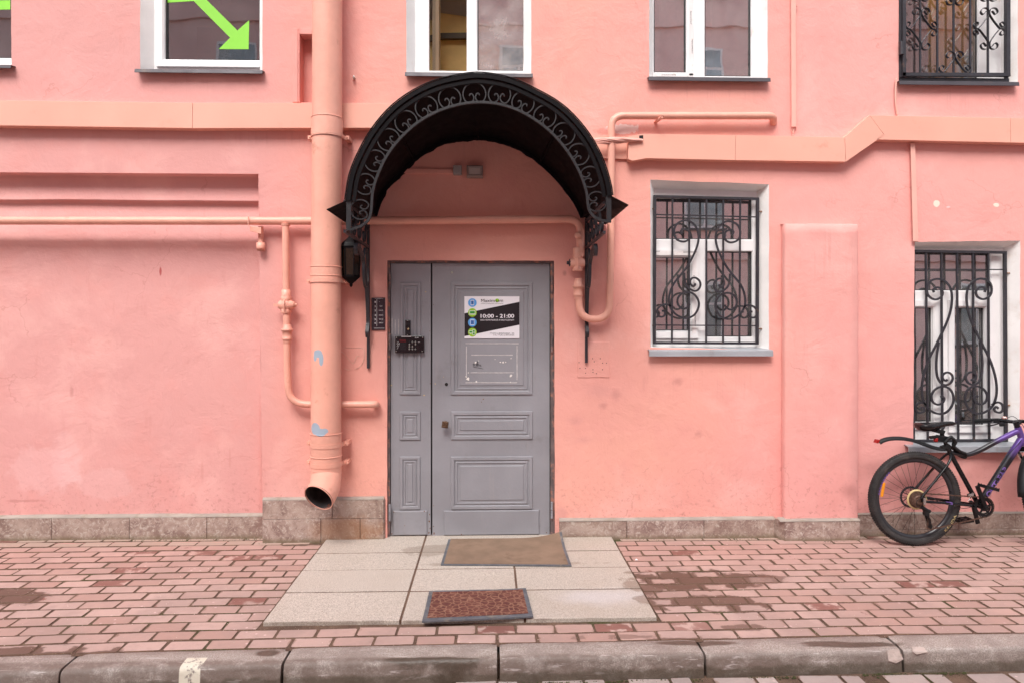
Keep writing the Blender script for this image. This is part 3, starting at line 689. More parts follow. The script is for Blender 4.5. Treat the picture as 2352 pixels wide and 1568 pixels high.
# printed film strips and lettering on the frames
def film(par, u0, v0, u1, v1, d=-WD + .0035, t=.0008):
    a, b_, c, e = R(u0, v0, u1, v1, d); MB().box(a, b_, -d - t, -d, c, e).build('film_strip', M_FILM, par)
def vtext(par, txt, u, v0, v1, wpx, d, up=True):
    """lettering running along a vertical strip"""
    a, b_ = P(u, v0, d), P(u, v1, d); ln = abs(a.z - b_.z)
    x = a.x; text_mesh('printed_word', txt, M_INK, par, x - ln / 2, x + ln / 2, (a.z + b_.z) / 2, wpx / 300, -d, rot=pi / 2 if up else -pi / 2)
film(w3, 1491, 2, 1500.5, 176); film(w3, 1583, -10, 1592.5, 174); film(w3, 1504, 169.2, 1592, 176.5)
for (u, v0, v1, up) in ((1495, 145, 172, True), (1495, -12, 12, True), (1587, 26, 57, False), (1590, 92, 124, False), (1493, 60, 92, True)): vtext(w3, 'REACHMONT', u, v0, v1, 3.2, -WD + .005, up)
a, b_, c, e = R(1519, 170.5, 1552, 174.5, -WD + .005); text_mesh('printed_word', 'REACHMONT', M_INK, w3, a, b_, (c + e) / 2, .010, WD - .005, rot=pi)
film(w5, 1494.6, 576.5, 1601, 586.5, -WD + .0195); film(w5, 1590, 590, 1599.5, 766, -WD + .0195)
film(w5, 1494.6, 590, 1500, 766, -WD + .0195)
a, b_, c, e = R(1570, 577.5, 1601, 581.5, -WD + .021); text_mesh('printed_word', 'REACHMONT', M_INK, w5, a, b_, (c + e) / 2, .011, WD - .021)
a, b_, c, e = R(1500, 576.5, 1516, 579.5, -WD + .021); text_mesh('printed_word', 'MONT', M_INK, w5, a, b_, (c + e) / 2, .010, WD - .021)
for (u, v0, v1, up) in ((1497, 633, 676, True), (1594, 633, 665, False), (1597, 722, 750, False)): vtext(w5, 'REACHMONT', u, v0, v1, 3.2, -WD + .021, up)
# green arrow on the outside of the glass
def decal(par, name, pts, d, mat, t=.001):
    q = [P(u, v, d) for u, v in pts]; return MB().prism([(p.x, -d - t, p.z) for p in q], [(p.x, -d, p.z) for p in q]).build(name, mat, par)
decal(w1, 'green_arrow', [(380, 7.3), (445, 3.3), (528.6, 87.4), (502.6, 113.4), (571, 113.7), (572.3, 47.3), (545.3, 70.7), (474, 0), (455, -19), (380, -17)], -WD - .0305, M_GREEN)
decal(w0, 'green_stripe', [(-60, 24), (23.7, 22.5), (23.7, 1.5), (-60, 3)], -WD - .0305, M_GREEN)
# open sash of the middle upper window, swung inwards on its left side
x0, x1, z0, z1 = sp2[0]
os_ = MB(); ang = radians(80); wS = .40; hx = x0 - .012; hy = WD + .06
ex = Vector((cos(ang), sin(ang), 0)); ey = Vector((-sin(ang), cos(ang), 0))
def sbar(a, b_, c, d):  # along sash, height
    ctr = Vector((hx, hy, 0)) + ex * (a + b_) / 2 + Vector((0, 0, (c + d) / 2)) + ey * .03
    return (ctr, ex * (b_ - a) / 2, ey * .03, Vector((0, 0, (d - c) / 2)))
zt = 4.62
for q in (sbar(0, .06, z0 - .01, zt), sbar(wS - .06, wS, z0 - .01, zt), sbar(.06, wS - .06, z0 - .01, z0 + .05), sbar(.06, wS - .06, zt - .06, zt)): os_.obox(*q)
os_.build('open_sash', M_WOOD, w2, .003)
MB().obox(*(lambda q: (q[0], q[1], ey * .002, q[3]))(sbar(.06, wS - .06, z0 + .05, zt - .06))).build('pane', M_GLASSD, w2)
# beam and rail in the ochre room
x0, x1, z0, z1 = bx2
B('ceiling_beam', M_ROOMY, w2, x0 - .3, x1 + .3, .5, .62, 4.86, 5.2, .01)
rail = MB().prism([(x0 - .3, 1.0, 4.22), (x1 + .3, 1.0, 4.27), (x1 + .3, 1.0, 4.32), (x0 - .3, 1.0, 4.27)], [(x0 - .3, 1.04, 4.22), (x1 + .3, 1.04, 4.27), (x1 + .3, 1.04, 4.32), (x0 - .3, 1.04, 4.27)]); rail.build('picture_rail', pmat('dark_rail', (.10, .07, .04), .6), w2)
MB().prism([(x0 - .3, .95, 4.68), (x1 + .3, .95, 4.45), (x1 + .3, .95, 5.3), (x0 - .3, .95, 5.3)], [(x0 - .3, 1.04, 4.55), (x1 + .3, 1.04, 4.35), (x1 + .3, 1.04, 5.3), (x0 - .3, 1.04, 5.3)]).build('stair_soffit', M_ROOMG, w2)
# curtains and a box standing behind the glass
def curtain(u0, u1, vb, y, mat, label, ztop=None, amp=.010, per=.09):
    a, b_ = P(u0, vb, -y), P(u1, vb, -y); n = 60; zt = ztop or TOP; vs = []; fs = []
    for i in range(n + 1):
        x = a.x + (b_.x - a.x) * i / n; yy = y + amp * sin(x / per * 2 * pi) + amp * .5 * noise.noise(Vector((x * 9, 0, 0)))
        vs += [(x, yy, a.z), (x + .01 * noise.noise(Vector((x * 4, 3, 0))), yy, zt)]
    fs = [(2 * i, 2 * i + 2, 2 * i + 3, 2 * i + 1) for i in range(n)]
    m = MB().add(vs, fs, True); m.recalc = False; o = m.build('curtain', mat); tag(o, label, 'curtain')
    md = o.modifiers.new('cloth', 'SOLIDIFY'); md.thickness = .003
curtain(2132, 2262, 178, .20, M_ORANGE, 'orange curtain hanging inside the top right barred window')
curtain(2078, 2130, 178, .205, M_PINKREFL, 'mauve sheet for the pinkish glass reflection and curtain edge beside the orange curtain')  # mauve sheet painted in place of the reflection in this part of the glass
curtain(1560, 1583, 770, .45, M_ROOMG, 'grey curtain edge inside the window right of the door', 2.45)
bx = P(455, 138, -.45); b2 = P(530, 138, -.45); bt = P(455, 66, -.45)
box = MB().box(bx.x, b2.x, .42, .72, bx.z - .05, bt.z).build('cardboard_box', M_CARD, None, .004); tag(box, 'brown cardboard box standing behind the glass under the green arrow', 'box')
a, b_, c, e = R(458, 118, 500, 124, -.419); text_mesh('printed_word', 'САНФОРТА', M_INK, box, b_, a, (c + e) / 2, .018, .4185)

M_NET = pmat('pale_net_curtain', (.70, .72, .68), .9, .06, 3, .2, 40)
curtain(1668, 1728, 774, .20, M_NET, 'pale net curtain at the right edge of the barred window beside the door', P(1700, 578, -.2).z, .012, .05)
curtain(1652, 1728, 550, .20, M_NET, 'short pale net curtain in the top pane of the barred window beside the door', P(1700, 456, -.2).z, .010, .06)
curtain(2222, 2262, 977, .20, M_NET, 'pale net curtain at the right of the window behind the bicycle', P(2240, 706, -.2).z, .012, .05)
# ------------------------------------------------------------------ the double door
DY = .045
door = MB()
x0, x1, z0, z1 = R(890, 598, 1273, 1232, 0)
xf0, xf1, zf0, zf1 = R(896.5, 604.5, 1264, 1236, -DY)
door.box(x0 - .012, xf0, .028, .085, 0, z1 + .0); door.box(xf1, x1 + .008, .028, .085, 0, z1); door.box(xf0, xf1, .028, .085, zf1, z1 + .004)
door.box(xf0, xf1, DY + .006, .085, -.01, .03)
dr = door.build('door', M_DFRAME, building, .002); dr['label'] = 'grey double door with moulded panels, narrow left leaf'
B('door_gap', M_DARK, dr, x0 - .01, x1 + .01, .086, .10, -.02, z1 + .02)
B('threshold', M_DARK, dr, x0, x1, .0, .06, -.01, .006)
def leaf(u0, u1, nm='door_leaf'):
    a, b_, c, e = R(u0, 605.5, u1, 1228, -DY); return B(nm, M_DOOR, dr, a, b_, DY, DY + .05, c, e, .0015)
leaf(897.5, 989.5); leaf(993, 1262.5)
B('door_edge', M_DARK, dr, P(989.5, 900, -DY).x, P(993, 900, -DY).x, DY + .03, DY + .05, .02, zf1)
def panel(u0, v0, u1, v1, prof):
    a, b_, c, e = R(u0, v0, u1, v1, -DY); MB().ring(a, b_, c, e, DY, prof).build('panel', M_DOOR, dr)
o1 = [(0, -.002), (0, 0), (.005, .010), (.026, .010), (.031, .003), (.036, .001), (.041, .006), (.050, .008), (.054, .002), (.070, .002), (.075, .007)]
o2 = [(0, -.002), (0, 0), (.005, .010), (.022, .010), (.027, .003), (.031, .001), (.036, .007), (.043, .008), (.047, .002), (.058, .002), (.062, .007)]
panel(1035, 648, 1223.6, 906, o1); panel(1035.6, 943.5, 1223.8, 1008.5, o1); panel(1035, 1047, 1223.4, 1168.5, o1)
panel(918.6, 648.8, 967, 906, o2); panel(918, 944, 966.6, 1009.8, o2); panel(918, 1047, 966, 1169, o2)
kick = [(0, -.002), (0, .004), (.006, .012)]
panel(1019.5, 1170.5, 1238.6, 1226.6, kick); panel(902.5, 1171.5, 981.8, 1227.2, kick)
for (u, v) in ((894.5, 645), (894.5, 785), (894.5, 1178), (1268, 652), (1268, 790), (1268, 1172)):
    p = P(u, v, 0); h = MB(); h.lathe((p.x, .016, p.z - .062), (0, 0, 1), [(0, .010), (.060, .010)], 12); h.lathe((p.x, .016, p.z + .003), (0, 0, 1), [(0, .010), (.060, .010)], 12); h.box(p.x - .004, p.x + .004, .02, .05, p.z - .06, p.z + .06)
    h.build('hinge', M_DOOR if v > 1000 else M_DFRAME, dr)
kn = P(1022.5, 974, 0); M_BRONZE = pmat('aged_bronze', (.13, .075, .045), .4, .3, 20, .6, 90, metal=.6)
k = MB(); k.lathe((kn.x, DY, kn.z), (0, -1, 0), [(0, .022), (.006, .022), (.008, .010), (.035, .010)], 16)
k.obox((kn.x, -.008, kn.z), Vector((.024, 0, -.003)), (0, .010, 0), Vector((.003, 0, .024)))
for i in range(3):
    for j in range(3): k.obox((kn.x + (i - 1) * .013, -.020, kn.z + (j - 1) * .013), (.0045, 0, 0), (0, .003, 0), (0, 0, .0045))
k.build('knob', M_BRONZE, dr, .002)
ph = P(1024.5, 883, 0); MB().torus((ph.x, DY - .001, ph.z), (0, 1, 0), .010, .003, 20, 6).lathe((ph.x, DY + .001, ph.z), (0, -1, 0), [(0, .009), (.0015, .009)], 14).build('keyhole', M_DARK, dr)
ph = P(1037.3, 625, 0); MB().lathe((ph.x, DY, ph.z), (0, -1, 0), [(0, .009), (.003, .008), (.005, .003)], 14).build('lock_pin', pmat('bright_steel', (.6, .58, .5), .3, .1, metal=.8), dr)
# glue lines, chips and marker on the leaf
M_GLUE = pmat('pale_glue', (.50, .47, .47), .7, .15, 30, .3, 80); M_CHIP = pmat('exposed_primer', (.76, .72, .68), .7, .1); M_CHIPO = pmat('ochre_chip', (.55, .42, .24), .7, .1)
def q3(x, y): return (849.8 + x / 5.937, 654.6 + y / 5.937)
def strip(par, x0, y0, x1, y1, d, mat, nm='glue_line', wob=.6):
    A = q3(x0, y0); C_ = q3(x1, y1); n = 14; hor = abs(x1 - x0) > abs(y1 - y0); top = []; bot = []
    for i in range(n + 1):
        r1, r2 = random.uniform(-wob, wob) * .4, random.uniform(-wob, wob) * .4
        if hor: u = A[0] + (C_[0] - A[0]) * i / n; top.append((u, A[1] + r1)); bot.append((u, C_[1] + r2))
        else: v = A[1] + (C_[1] - A[1]) * i / n; top.append((A[0] + r1, v)); bot.append((C_[0] + r2, v))
    decal(par, nm, top + bot[::-1], d, mat)
dP = -DY + .0075
for a in ((1303, 791, 2027, 801), (1309, 835, 1321, 1232), (1999, 826, 2011, 1290), (1382, 946, 1948, 958), (1370, 1185, 1965, 1195), (1303, 1319, 2007, 1331)): strip(dr, *a, dP, M_GLUE)
for a in ((297, 458, 307, 672), (341, 475, 350, 670), (385, 465, 395, 680)): strip(dr, *a, -DY + .0, M_GLUE)
def chip(par, x, y, r, d, mat, n=9, name='paint_chip'):
    pts = []
    for i in range(n):
        t = 2 * pi * i / n; rr = r * random.uniform(.45, 1.1); pts.append(q3(x + cos(t) * rr * 1.2, y + sin(t) * rr))
    decal(par, name, pts, d, mat, .0012)
for (x, y, r) in ((1335, 1275, 22), (1312, 1245, 14), (1440, 1055, 15), (1920, 1235, 22), (1915, 1320, 10), (1815, 1050, 14), (1850, 1047, 10), (1778, 1048, 12), (1925, 997, 10), (1450, 1312, 12), (1480, 1028, 7), (1708, 1010, 7), (1342, 1192, 8)): chip(dr, x, y, r, dP + .0015, M_CHIP)
for (x, y, r) in ((293, 1362, 14), (737, 1500, 15), (890, 1340, 8), (1003, 1247, 5), (760, 95, 10)): chip(dr, x, y, r, -DY + .001, M_CHIPO)
def stroke(par, pts, d, r, mat, nm='pen_stroke', conv=q3):
    q = []
    for x, y in pts:
        u, v = conv(x, y); q.append(P(u, v, d))
    MB().tube(cat_rom(q, 3) if len(q) > 2 else q, r, 5).build(nm, mat, par)
for s_ in ([(1430, 1078), (1412, 1068), (1408, 1080), (1425, 1090), (1420, 1098), (1407, 1096)], [(1445, 1070), (1452, 1098), (1438, 1092)], [(1450, 1070), (1475, 1066)], [(1478, 1075), (1462, 1073), (1460, 1085), (1473, 1084), (1460, 1086), (1462, 1098), (1478, 1096)],
           [(1480, 1080), (1490, 1078), (1484, 1088), (1488, 1098)], [(1502, 1080), (1500, 1103)], [(1516, 1080), (1502, 1092), (1518, 1102)], [(1460, 1060), (1458, 1040), (1468, 1036), (1470, 1045), (1460, 1048), (1470, 1055), (1462, 1060)], [(1405, 1112), (1470, 1122), (1545, 1138)]): stroke(dr, s_, dP + .0018, .0011, M_INK)

M_RUST = pmat('rust_chip', (.16, .06, .03), .8, .3, 40)
for (u, v, r) in ((987, 1180, .006), (986, 1196, .008), (988, 1212, .007), (985, 1222, .006), (996, 1208, .006), (997, 1224, .008), (905, 1174, .005), (975, 1172, .006), (900, 1225, .006), (1255, 1222, .006), (996, 1160, .004), (988, 880, .004), (987, 760, .004), (996, 700, .003), (1060, 1225, .005), (930, 1205, .004), (1110, 916, .006), (1106, 922, .004), (1000, 612, .004), (1245, 608, .005)):
    p = P(u, v, -DY + .001); pts = []
    for i in range(8): t = 2 * pi * i / 8; rr = r * random.uniform(.4, 1.1); pts.append((p.x + cos(t) * rr * .8, p.z + sin(t) * rr * 1.3))
    yy = DY - (.0128 if v > 1170 and 903 < u < 981 or v > 1171 and 1020 < u < 1238 else .0008); flat(pts, yy + .0002, .0012).build('rust_chip', M_RUST, dr)
# shop sign on the leaf
sg = MB(); a, b_, c, e = R(1066.6, 681, 1193, 777, -DY + .012); sY = DY - .013
sg.box(a, b_, sY, sY + .005, c, e); M_SIGN = pmat('white_sign_board', (.78, .75, .79), .4, .02, 3, 0)
sign = sg.build('shop_sign', M_SIGN); tag(sign, 'white and black shop sign with opening hours on the grey door', 'sign')
def sq_(x, y): q = q3(x, y); return (q[0], q[1])
dS = -sY
def sdec(nm, pts, mat, lay=1): return decal(sign, nm, [sq_(*p) for p in pts], dS + .0008 * (lay - 1), mat, .0008)
M_SBLK = pmat('sign_black', (.012, .009, .012), .4, .05, 3, 0); M_SBLU = pmat('sign_blue', (.10, .33, .70), .4, .02, 3, 0); M_SGRN = pmat('sign_green', (.30, .55, .03), .4, .02, 3, 0)
M_SBLD = pmat('sign_deep_blue', (.03, .12, .36), .4, .02, 3, 0); M_SGRD = pmat('sign_deep_green', (.04, .30, .03), .4, .02, 3, 0)
sdec('black_band', [(1288.5, 388), (2037, 232), (2037, 543), (1288.5, 698)], M_SBLK)
for i, y in enumerate((243, 378, 511, 645)):
    sdec('icon_disc', [(1396 + 59 * cos(t * pi / 16), y + 59 * sin(t * pi / 16)) for t in range(32)], (M_SBLU, M_SGRN)[i % 2], 2)
    dm = (M_SBLD, M_SGRD)[i % 2]; rr = lambda x0, y0, x1, y1: [(x0, y0), (x1, y0), (x1, y1), (x0, y1)]
    if i in (0, 2):
        w_, h_ = (22, 35) if i == 0 else (27, 37); sdec('icon', rr(1396 - w_, y - h_, 1396 + w_, y + h_), M_SIGN, 3); sdec('icon', rr(1396 - w_ + 5, y - h_ + 8, 1396 + w_ - 5, y + h_ - 9), dm, 4)
    if i == 1:
        sdec('icon', rr(1356, y - 26, 1436, y + 20), M_SIGN, 3); sdec('icon', rr(1362, y - 20, 1430, y + 15), dm, 4); sdec('icon', rr(1346, y + 20, 1446, y + 27), M_SIGN, 3)
    if i == 3:
        sdec('icon', rr(1350, y - 22, 1402, y + 14), M_SIGN, 3); sdec('icon', rr(1355, y - 17, 1397, y + 9), dm, 4); sdec('icon', rr(1396, y - 34, 1434, y + 36), M_SIGN, 5); sdec('icon', rr(1401, y - 29, 1429, y + 31), dm, 6); sdec('icon', rr(1401, y - 2, 1429, y + 4), M_SIGN, 7); sdec('icon', rr(1371, y + 14, 1381, y + 24), M_SIGN, 3)
def stx(txt, x0, y0, x1, y1, mat, bold=0):
    A, C_ = P(*sq_(x0, y0), dS), P(*sq_(x1, y1), dS); text_mesh('lettering', txt, mat, sign, A.x, C_.x, (A.z + C_.z) / 2, A.z - C_.z, sY - .0022, bold=bold)
stx('Maxim', 1514, 194, 1702, 236, M_SBLK); stx('m', 1768, 206, 1814, 236, M_SBLK)
sdec('logo_disc', [(1735 + 27 * cos(t * pi / 10), 213 + 25 * sin(t * pi / 10)) for t in range(20)], M_SGRN, 2)
stx('u', 1716, 206, 1754, 238, M_SBLK)
stx('РЕМОНТ МОБИЛЬНОЙ ЭЛЕКТРОНИКИ', 1512, 250, 1816, 262, M_SBLK, .0)
stx('10:00 - 21:00', 1508, 398, 1966, 450, M_SIGN, .02); stx('БЕЗ ПЕРЕРЫВОВ И ВЫХОДНЫХ', 1508, 468, 1966, 493, M_SIGN, .005)
stx('ЭТАЖ 2, ДОМОФОН - 5В', 1634, 650, 1966, 670, M_SBLK, .005); stx('тел. +7 (911) 007-34-64', 1678, 675, 1966, 697, M_SBLK, .0)

# stair number plate on the plaster
a, b_, c, e = R(853.8, 684, 884.3, 758.5, .012); pl = MB().box(a, b_, -.012, -.001, c, e).build('number_plate', pmat('dark_plate', (.035, .022, .030), .25, .1, 3, 0), None, .001)
tag(pl, 'small black flat number plate on the plaster left of the door', 'sign')
M_WPRT = pmat('white_print', (.75, .72, .72), .5, .02, 3, 0)
def ptx(txt, x0, y0, x1, y1, bold=0):
    A, C_ = P(*q3(x0, y0), .0125), P(*q3(x1, y1), .0125); text_mesh('lettering', txt, M_WPRT, pl, A.x, C_.x, (A.z + C_.z) / 2, A.z - C_.z, -.0128, bold=bold)
ptx('ЛЕСТНИЦА №2', 62, 182, 178, 194)
for n_, y, t in (('1', 234, '-'), ('2', 291, '5,4'), ('3', 350, '14,15'), ('4', 414, '24,25'), ('5', 470, '34,35'), ('6', 519, '40,41')):
    ptx(n_, 62, y - 12, 80, y + 12, .02)
    if t == '-': ptx('-', 124, y - 4, 133, y - 1)
    else: ptx(t, 150 - 5.6 * len(t), y - 11, 150 + 5.6 * len(t), y + 9)
for A_ in ((91, 195, 95, 563), (55, 588, 196, 592)): p0 = q3(A_[0], A_[1]); p1 = q3(A_[2], A_[3]); decal(pl, 'rule', [p0, (p1[0], p0[1]), p1, (p0[0], p1[1])], .0125, M_WPRT, .0006)
for (x, y) in ((35, 185), (190, 185), (37, 604), (192, 604)): p = P(*q3(x, y), .0125); MB().lathe(p, (0, -1, 0), [(0, .0035), (.002, .002)], 10).build('screw', M_IRON, pl)

# intercom and call button on the narrow leaf
M_ICOM = pmat('glossy_black_case', (.012, .008, .010), .18, .1, 3, 0); M_STEEL = pmat('brushed_steel', (.55, .53, .50), .35, .1, metal=.9); M_REDW = pmat('dark_red_window', (.09, .012, .015), .2)
a, b_, c, e = R(907.6, 771.4, 974, 810.4, -DY + .03); ic = MB().box(a, b_, DY - .034, DY - .002, c, e).build('intercom', M_ICOM, None, .004)
tag(ic, 'black intercom with keypad fixed to the narrow left door leaf', 'intercom'); iY = DY - .034
def idec(nm, x0, y0, x1, y1, mat, t=.0012): p0 = q3(x0, y0); p1 = q3(x1, y1); return decal(ic, nm, [p0, (p1[0], p0[1]), p1, (p0[0], p1[1])], -iY, mat, t)
idec('display', 404, 742, 492, 776, M_REDW)
for i in range(8): idec('speaker_slot', 408, 790 + i * 12, 492, 794 + i * 12, M_IRON)
for r in range(4):
    for c_ in range(3):
        p = P(*q3(537 + c_ * 41, 775 + r * 32), -iY); kb = MB().lathe(p, (0, -1, 0), [(0, .0062), (.003, .0058), (.0035, .004)], 12).build('key', M_STEEL if (r * 3 + c_) % 4 else M_IRON, ic)
        MB().lathe(p + Vector((0, -.0034, 0)), (0, -1, 0), [(0, .0034), (.0006, .0030)], 8).build('key_face', M_ICOM, ic)
for (x, y) in ((360, 717), (718, 716), (359, 900), (711, 901)): MB().lathe(P(*q3(x, y), -iY), (0, -1, 0), [(0, .0045), (.002, .003)], 10).build('screw', M_STEEL, ic)
A, C_ = P(*q3(614, 712), -iY), P(*q3(664, 724), -iY); text_mesh('lettering', 'ELTIS', M_WPRT, ic, A.x, C_.x, (A.z + C_.z) / 2, A.z - C_.z, iY - .0012, bold=.02)
for s_ in ([(368, 768), (382, 780), (388, 770)], [(360, 800), (378, 786), (385, 800), (368, 812), (388, 806), (402, 790), (398, 812), (384, 838), (376, 820), (362, 838)], [(384, 838), (376, 858), (366, 870)]):
    stroke(ic, s_, -iY + .001, .0009, M_WPRT)
idec('worn_edge', 430, 695, 560, 707, M_GLUE, .0006); idec('key_symbol', 654, 775, 682, 779, M_WPRT)
a, b_, c, e = R(930.5, 735, 943, 770.5, -DY + .02); cb = MB().box(a, b_, DY - .024, DY - .002, c, e).build('call_button', M_ICOM, None, .004); tag(cb, 'narrow black call panel with a steel button above the intercom', 'doorbell')
for y in (515, 527, 539, 551, 630, 641, 652, 663): p0 = q3(486, y); p1 = q3(544, y + 4); decal(cb, 'rib', [p0, (p1[0], p0[1]), p1, (p0[0], p1[1])], -DY + .024, M_IRON, .001)
MB().lathe(P(*q3(521, 600), -DY + .024), (0, -1, 0), [(0, .0075), (.003, .0075), (.004, .005)], 16).build('button', pmat('brass_button', (.75, .62, .38), .3, .1, metal=.8), cb)
for y in (486, 681): MB().lathe(P(*q3(511, y), -DY + .024), (0, -1, 0), [(0, .004), (.002, .003)], 10).build('screw', M_STEEL, cb)
# faint scratched emblem on the plaster left of the door
gr = empty('scratched_graffiti', P(820, 825), 'pale scratched shield outline on the plaster between downpipe and door', 'graffiti')
g1 = lambda x, y: (735 + x / 3.791, 447.9 + y / 3.791); M_SCR = pmat('pale_scratch', (.82, .56, .46), .9, .05)
for s_ in ([(205, 1325), (280, 1330), (360, 1328), (382, 1350), (383, 1410), (370, 1460), (335, 1500), (300, 1510)], [(185, 1362), (215, 1385), (245, 1430), (285, 1465), (300, 1450), (320, 1400), (345, 1405)], [(210, 1505), (240, 1518), (270, 1518)]):
    for k in range(2): stroke(gr, [(x + random.uniform(-2, 2) + k * 3, y + random.uniform(-2, 2)) for x, y in s_], .0045, .0012, M_SCR, 'scratch', g1)

# ------------------------------------------------------------------ arched canopy
CD = .88
can = empty('door_canopy', (P(1091, 300).x, -CD / 2, 2.4), 'black arched metal canopy with wrought iron scrolls over the door', 'canopy')
fo = [(794, 460), (804, 400), (828, 343), (858, 293), (898, 247), (944, 213), (991, 190), (1038, 177), (1091, 169), (1138, 173), (1184, 185), (1231, 207), (1278, 233), (1318, 267), (1358, 317), (1385, 370), (1401, 420), (1406, 450)]
bi = [(861, 497), (881, 440), (918, 403), (941, 377), (971, 353), (1011, 330), (1051, 321), (1091, 316), (1131, 320), (1174, 333), (1214, 353), (1251, 383), (1285, 417), (1311, 450), (1328, 477), (1338, 500)]
def resample(p, n):
    L_ = [0]
    for a, b_ in zip(p[:-1], p[1:]): L_.append(L_[-1] + (b_ - a).length)
    out = []
    for i in range(n):
        t = L_[-1] * i / (n - 1); k = 0
        while k < len(L_) - 2 and L_[k + 1] < t: k += 1
        f = (t - L_[k]) / max(1e-9, L_[k + 1] - L_[k]); out.append(p[k].lerp(p[k + 1], min(1, f)))
    return out
NP = 49
front = resample(cat_rom([P(u, v, CD) for u, v in fo], 5), NP)
backl = resample(cat_rom([P(u, v, .0) for u, v in bi], 5), NP)
cen = sum(front, Vector()) / NP; cb_ = sum(backl, Vector()) / NP
def grow(pts, d):   # offset outline outwards in its plane
    out = []
    for i, p in enumerate(pts):
        t = (pts[min(i + 1, len(pts) - 1)] - pts[max(i - 1, 0)]).normalized(); n = Vector((-t.z, 0, t.x)); out.append(p + n * d)
    return out
sh = MB(); fo_i = grow(front, -.004); ba_o = grow(backl, .012); ba_i = grow(backl, .008)
def loft(mb, A, B_, smooth=True, k=1):
    n = len(A); vs = []
    for j in range(k + 1): vs += [a.lerp(b_, j / k) for a, b_ in zip(A, B_)]
    mb.add(vs, [(j * n + i, j * n + i + 1, (j + 1) * n + i + 1, (j + 1) * n + i) for j in range(k) for i in range(n - 1)], smooth)
loft(sh, front, ba_o); loft(sh, fo_i, ba_i); loft(sh, front, fo_i, False); loft(sh, ba_o, ba_i, False); sh.recalc = False
roof = sh.build('roof_sheet', M_BLACK, can)
f2 = [p + Vector((0, -.012, 0)) for p in grow(front, -.001)]; f3 = grow(f2, -.03); f3b = [p + Vector((0, .03, 0)) for p in f3]; f2b = [p + Vector((0, .03, 0)) for p in grow(f2, -.004)]
fb = MB(); loft(fb, f2, f3, False); loft(fb, f3, f3b); loft(fb, f2, f2b); fb.recalc = False; fb.build('front_trim', M_BLACK, can)
MB().tube([p + Vector((0, .008, 0)) for p in grow(front, -.052)], 0, sq=(.022, .022), up=(0, 1, 0)).build('arch_bar', M_BLACK, can)
MB().tube([p + Vector((0, -.014, 0)) for p in grow(front, .003)], .004, 6).build('edge_bead', M_BLACK, can)
# ribs under the sheet
for t in (0, 12, 24, 36, 48):
    MB().tube([fo_i[t].lerp(ba_i[t], .04) + (cen - fo_i[t]).normalized() * .008, ba_i[t] + (cb_ - ba_i[t]).normalized() * .008], 0, sq=(.02, .015), up=(0, 0, 1) if abs(t - 24) < 9 else (1, 0, 0)).build('roof_rib', M_BLACK, can)
MB().tube([p + Vector((0, -.006, 0)) for p in grow(backl, -.004)], 0, sq=(.026, .026), up=(0, 1, 0)).build('wall_arch_bar', M_BLACK, can)
# uneven black mastic where the sheet meets the plaster
ms = MB(); o1_ = grow(resample(backl, 160), .022); i1_ = resample(backl, 160)
i1_ = [p + (cb_ - p).normalized() * (.024 + .02 * max(0, noise.noise(Vector((k * .13, 0, 4)))) + (.03 if 16 < k < 34 else 0) * max(0, noise.noise(Vector((k * .35, 9, 0))) + .3) + random.uniform(-.002, .002)) for k, p in enumerate(i1_)]
loft(ms, [p + Vector((0, -.009, 0)) for p in o1_], [p + Vector((0, -.009, 0)) for p in i1_], False); loft(ms, [p + Vector((0, -.009, 0)) for p in i1_], i1_, False); ms.recalc = False; ms.build('mastic', M_BLACK, can)
# side flashings
for s_ in (0, 1):
    if s_ == 0: tip = P(750, 481, CD); inn = front[0] + Vector((.006, 0, .0)); inb = ba_o[0] + Vector((.003, 0, 0))
    else: tip = P(1444, 471, CD); inn = front[-1] + Vector((-.006, 0, .0)); inb = ba_o[-1] + Vector((-.003, 0, 0))
    tb = Vector((tip.x, -.003, tip.z)); lo = P(800, 527, CD) if s_ == 0 else P(1404, 508, CD)
    q = [inn, tip, tb, inb]; MB().prism(q, [p + Vector((0, 0, -.003)) for p in q]).build('side_flashing', M_BLACK, can)
# front lattice
LD = CD - .012
def L2(x, y): return P(784.4 + x / 2.9985, y / 2.9985, LD)
inner = [(205, 1455), (215, 1330), (245, 1220), (310, 1080), (400, 960), (520, 850), (660, 770), (800, 725), (920, 708), (1060, 715), (1200, 755), (1330, 825), (1450, 920), (1560, 1050), (1640, 1190), (1685, 1320), (1700, 1430)]
ib = [L2(65, 1583), (L2(140, 1555)), L2(185, 1515)] + [L2(*p) for p in inner] + [L2(1730, 1485), L2(1780, 1515), L2(1845, 1528)]
MB().tube(cat_rom(ib, 5), 0, sq=(.016, .018), up=(0, 1, 0)).build('lower_arch_bar', M_LATT, can)
for a, b_ in (((52, 1380), (52, 1590)), ((1840, 1350), (1840, 1535))): MB().tube([L2(*a), L2(*b_)], 0, sq=(.030, .024), up=(0, 1, 0)).build('end_bar', M_LATT, can)
cent = [(130, 1445), (165, 1270), (232, 1110), (325, 965), (445, 842), (585, 743), (745, 680), (915, 650), (1088, 652), (1250, 710), (1400, 805), (1530, 925), (1632, 1065), (1712, 1220), (1757, 1390)]
half = [(-36, 12), (-30, 0), (-17, 0), (-7, 18), (-9, 40), (-26, 58), (-50, 61), (-72, 36), (-80, 0), (-70, -38), (-42, -68), (0, -80)]
motif = half + [(-x, y) for x, y in half[:-1][::-1]]
crv = cat_rom([Vector((x, y, 0)) for x, y in inner], 6)
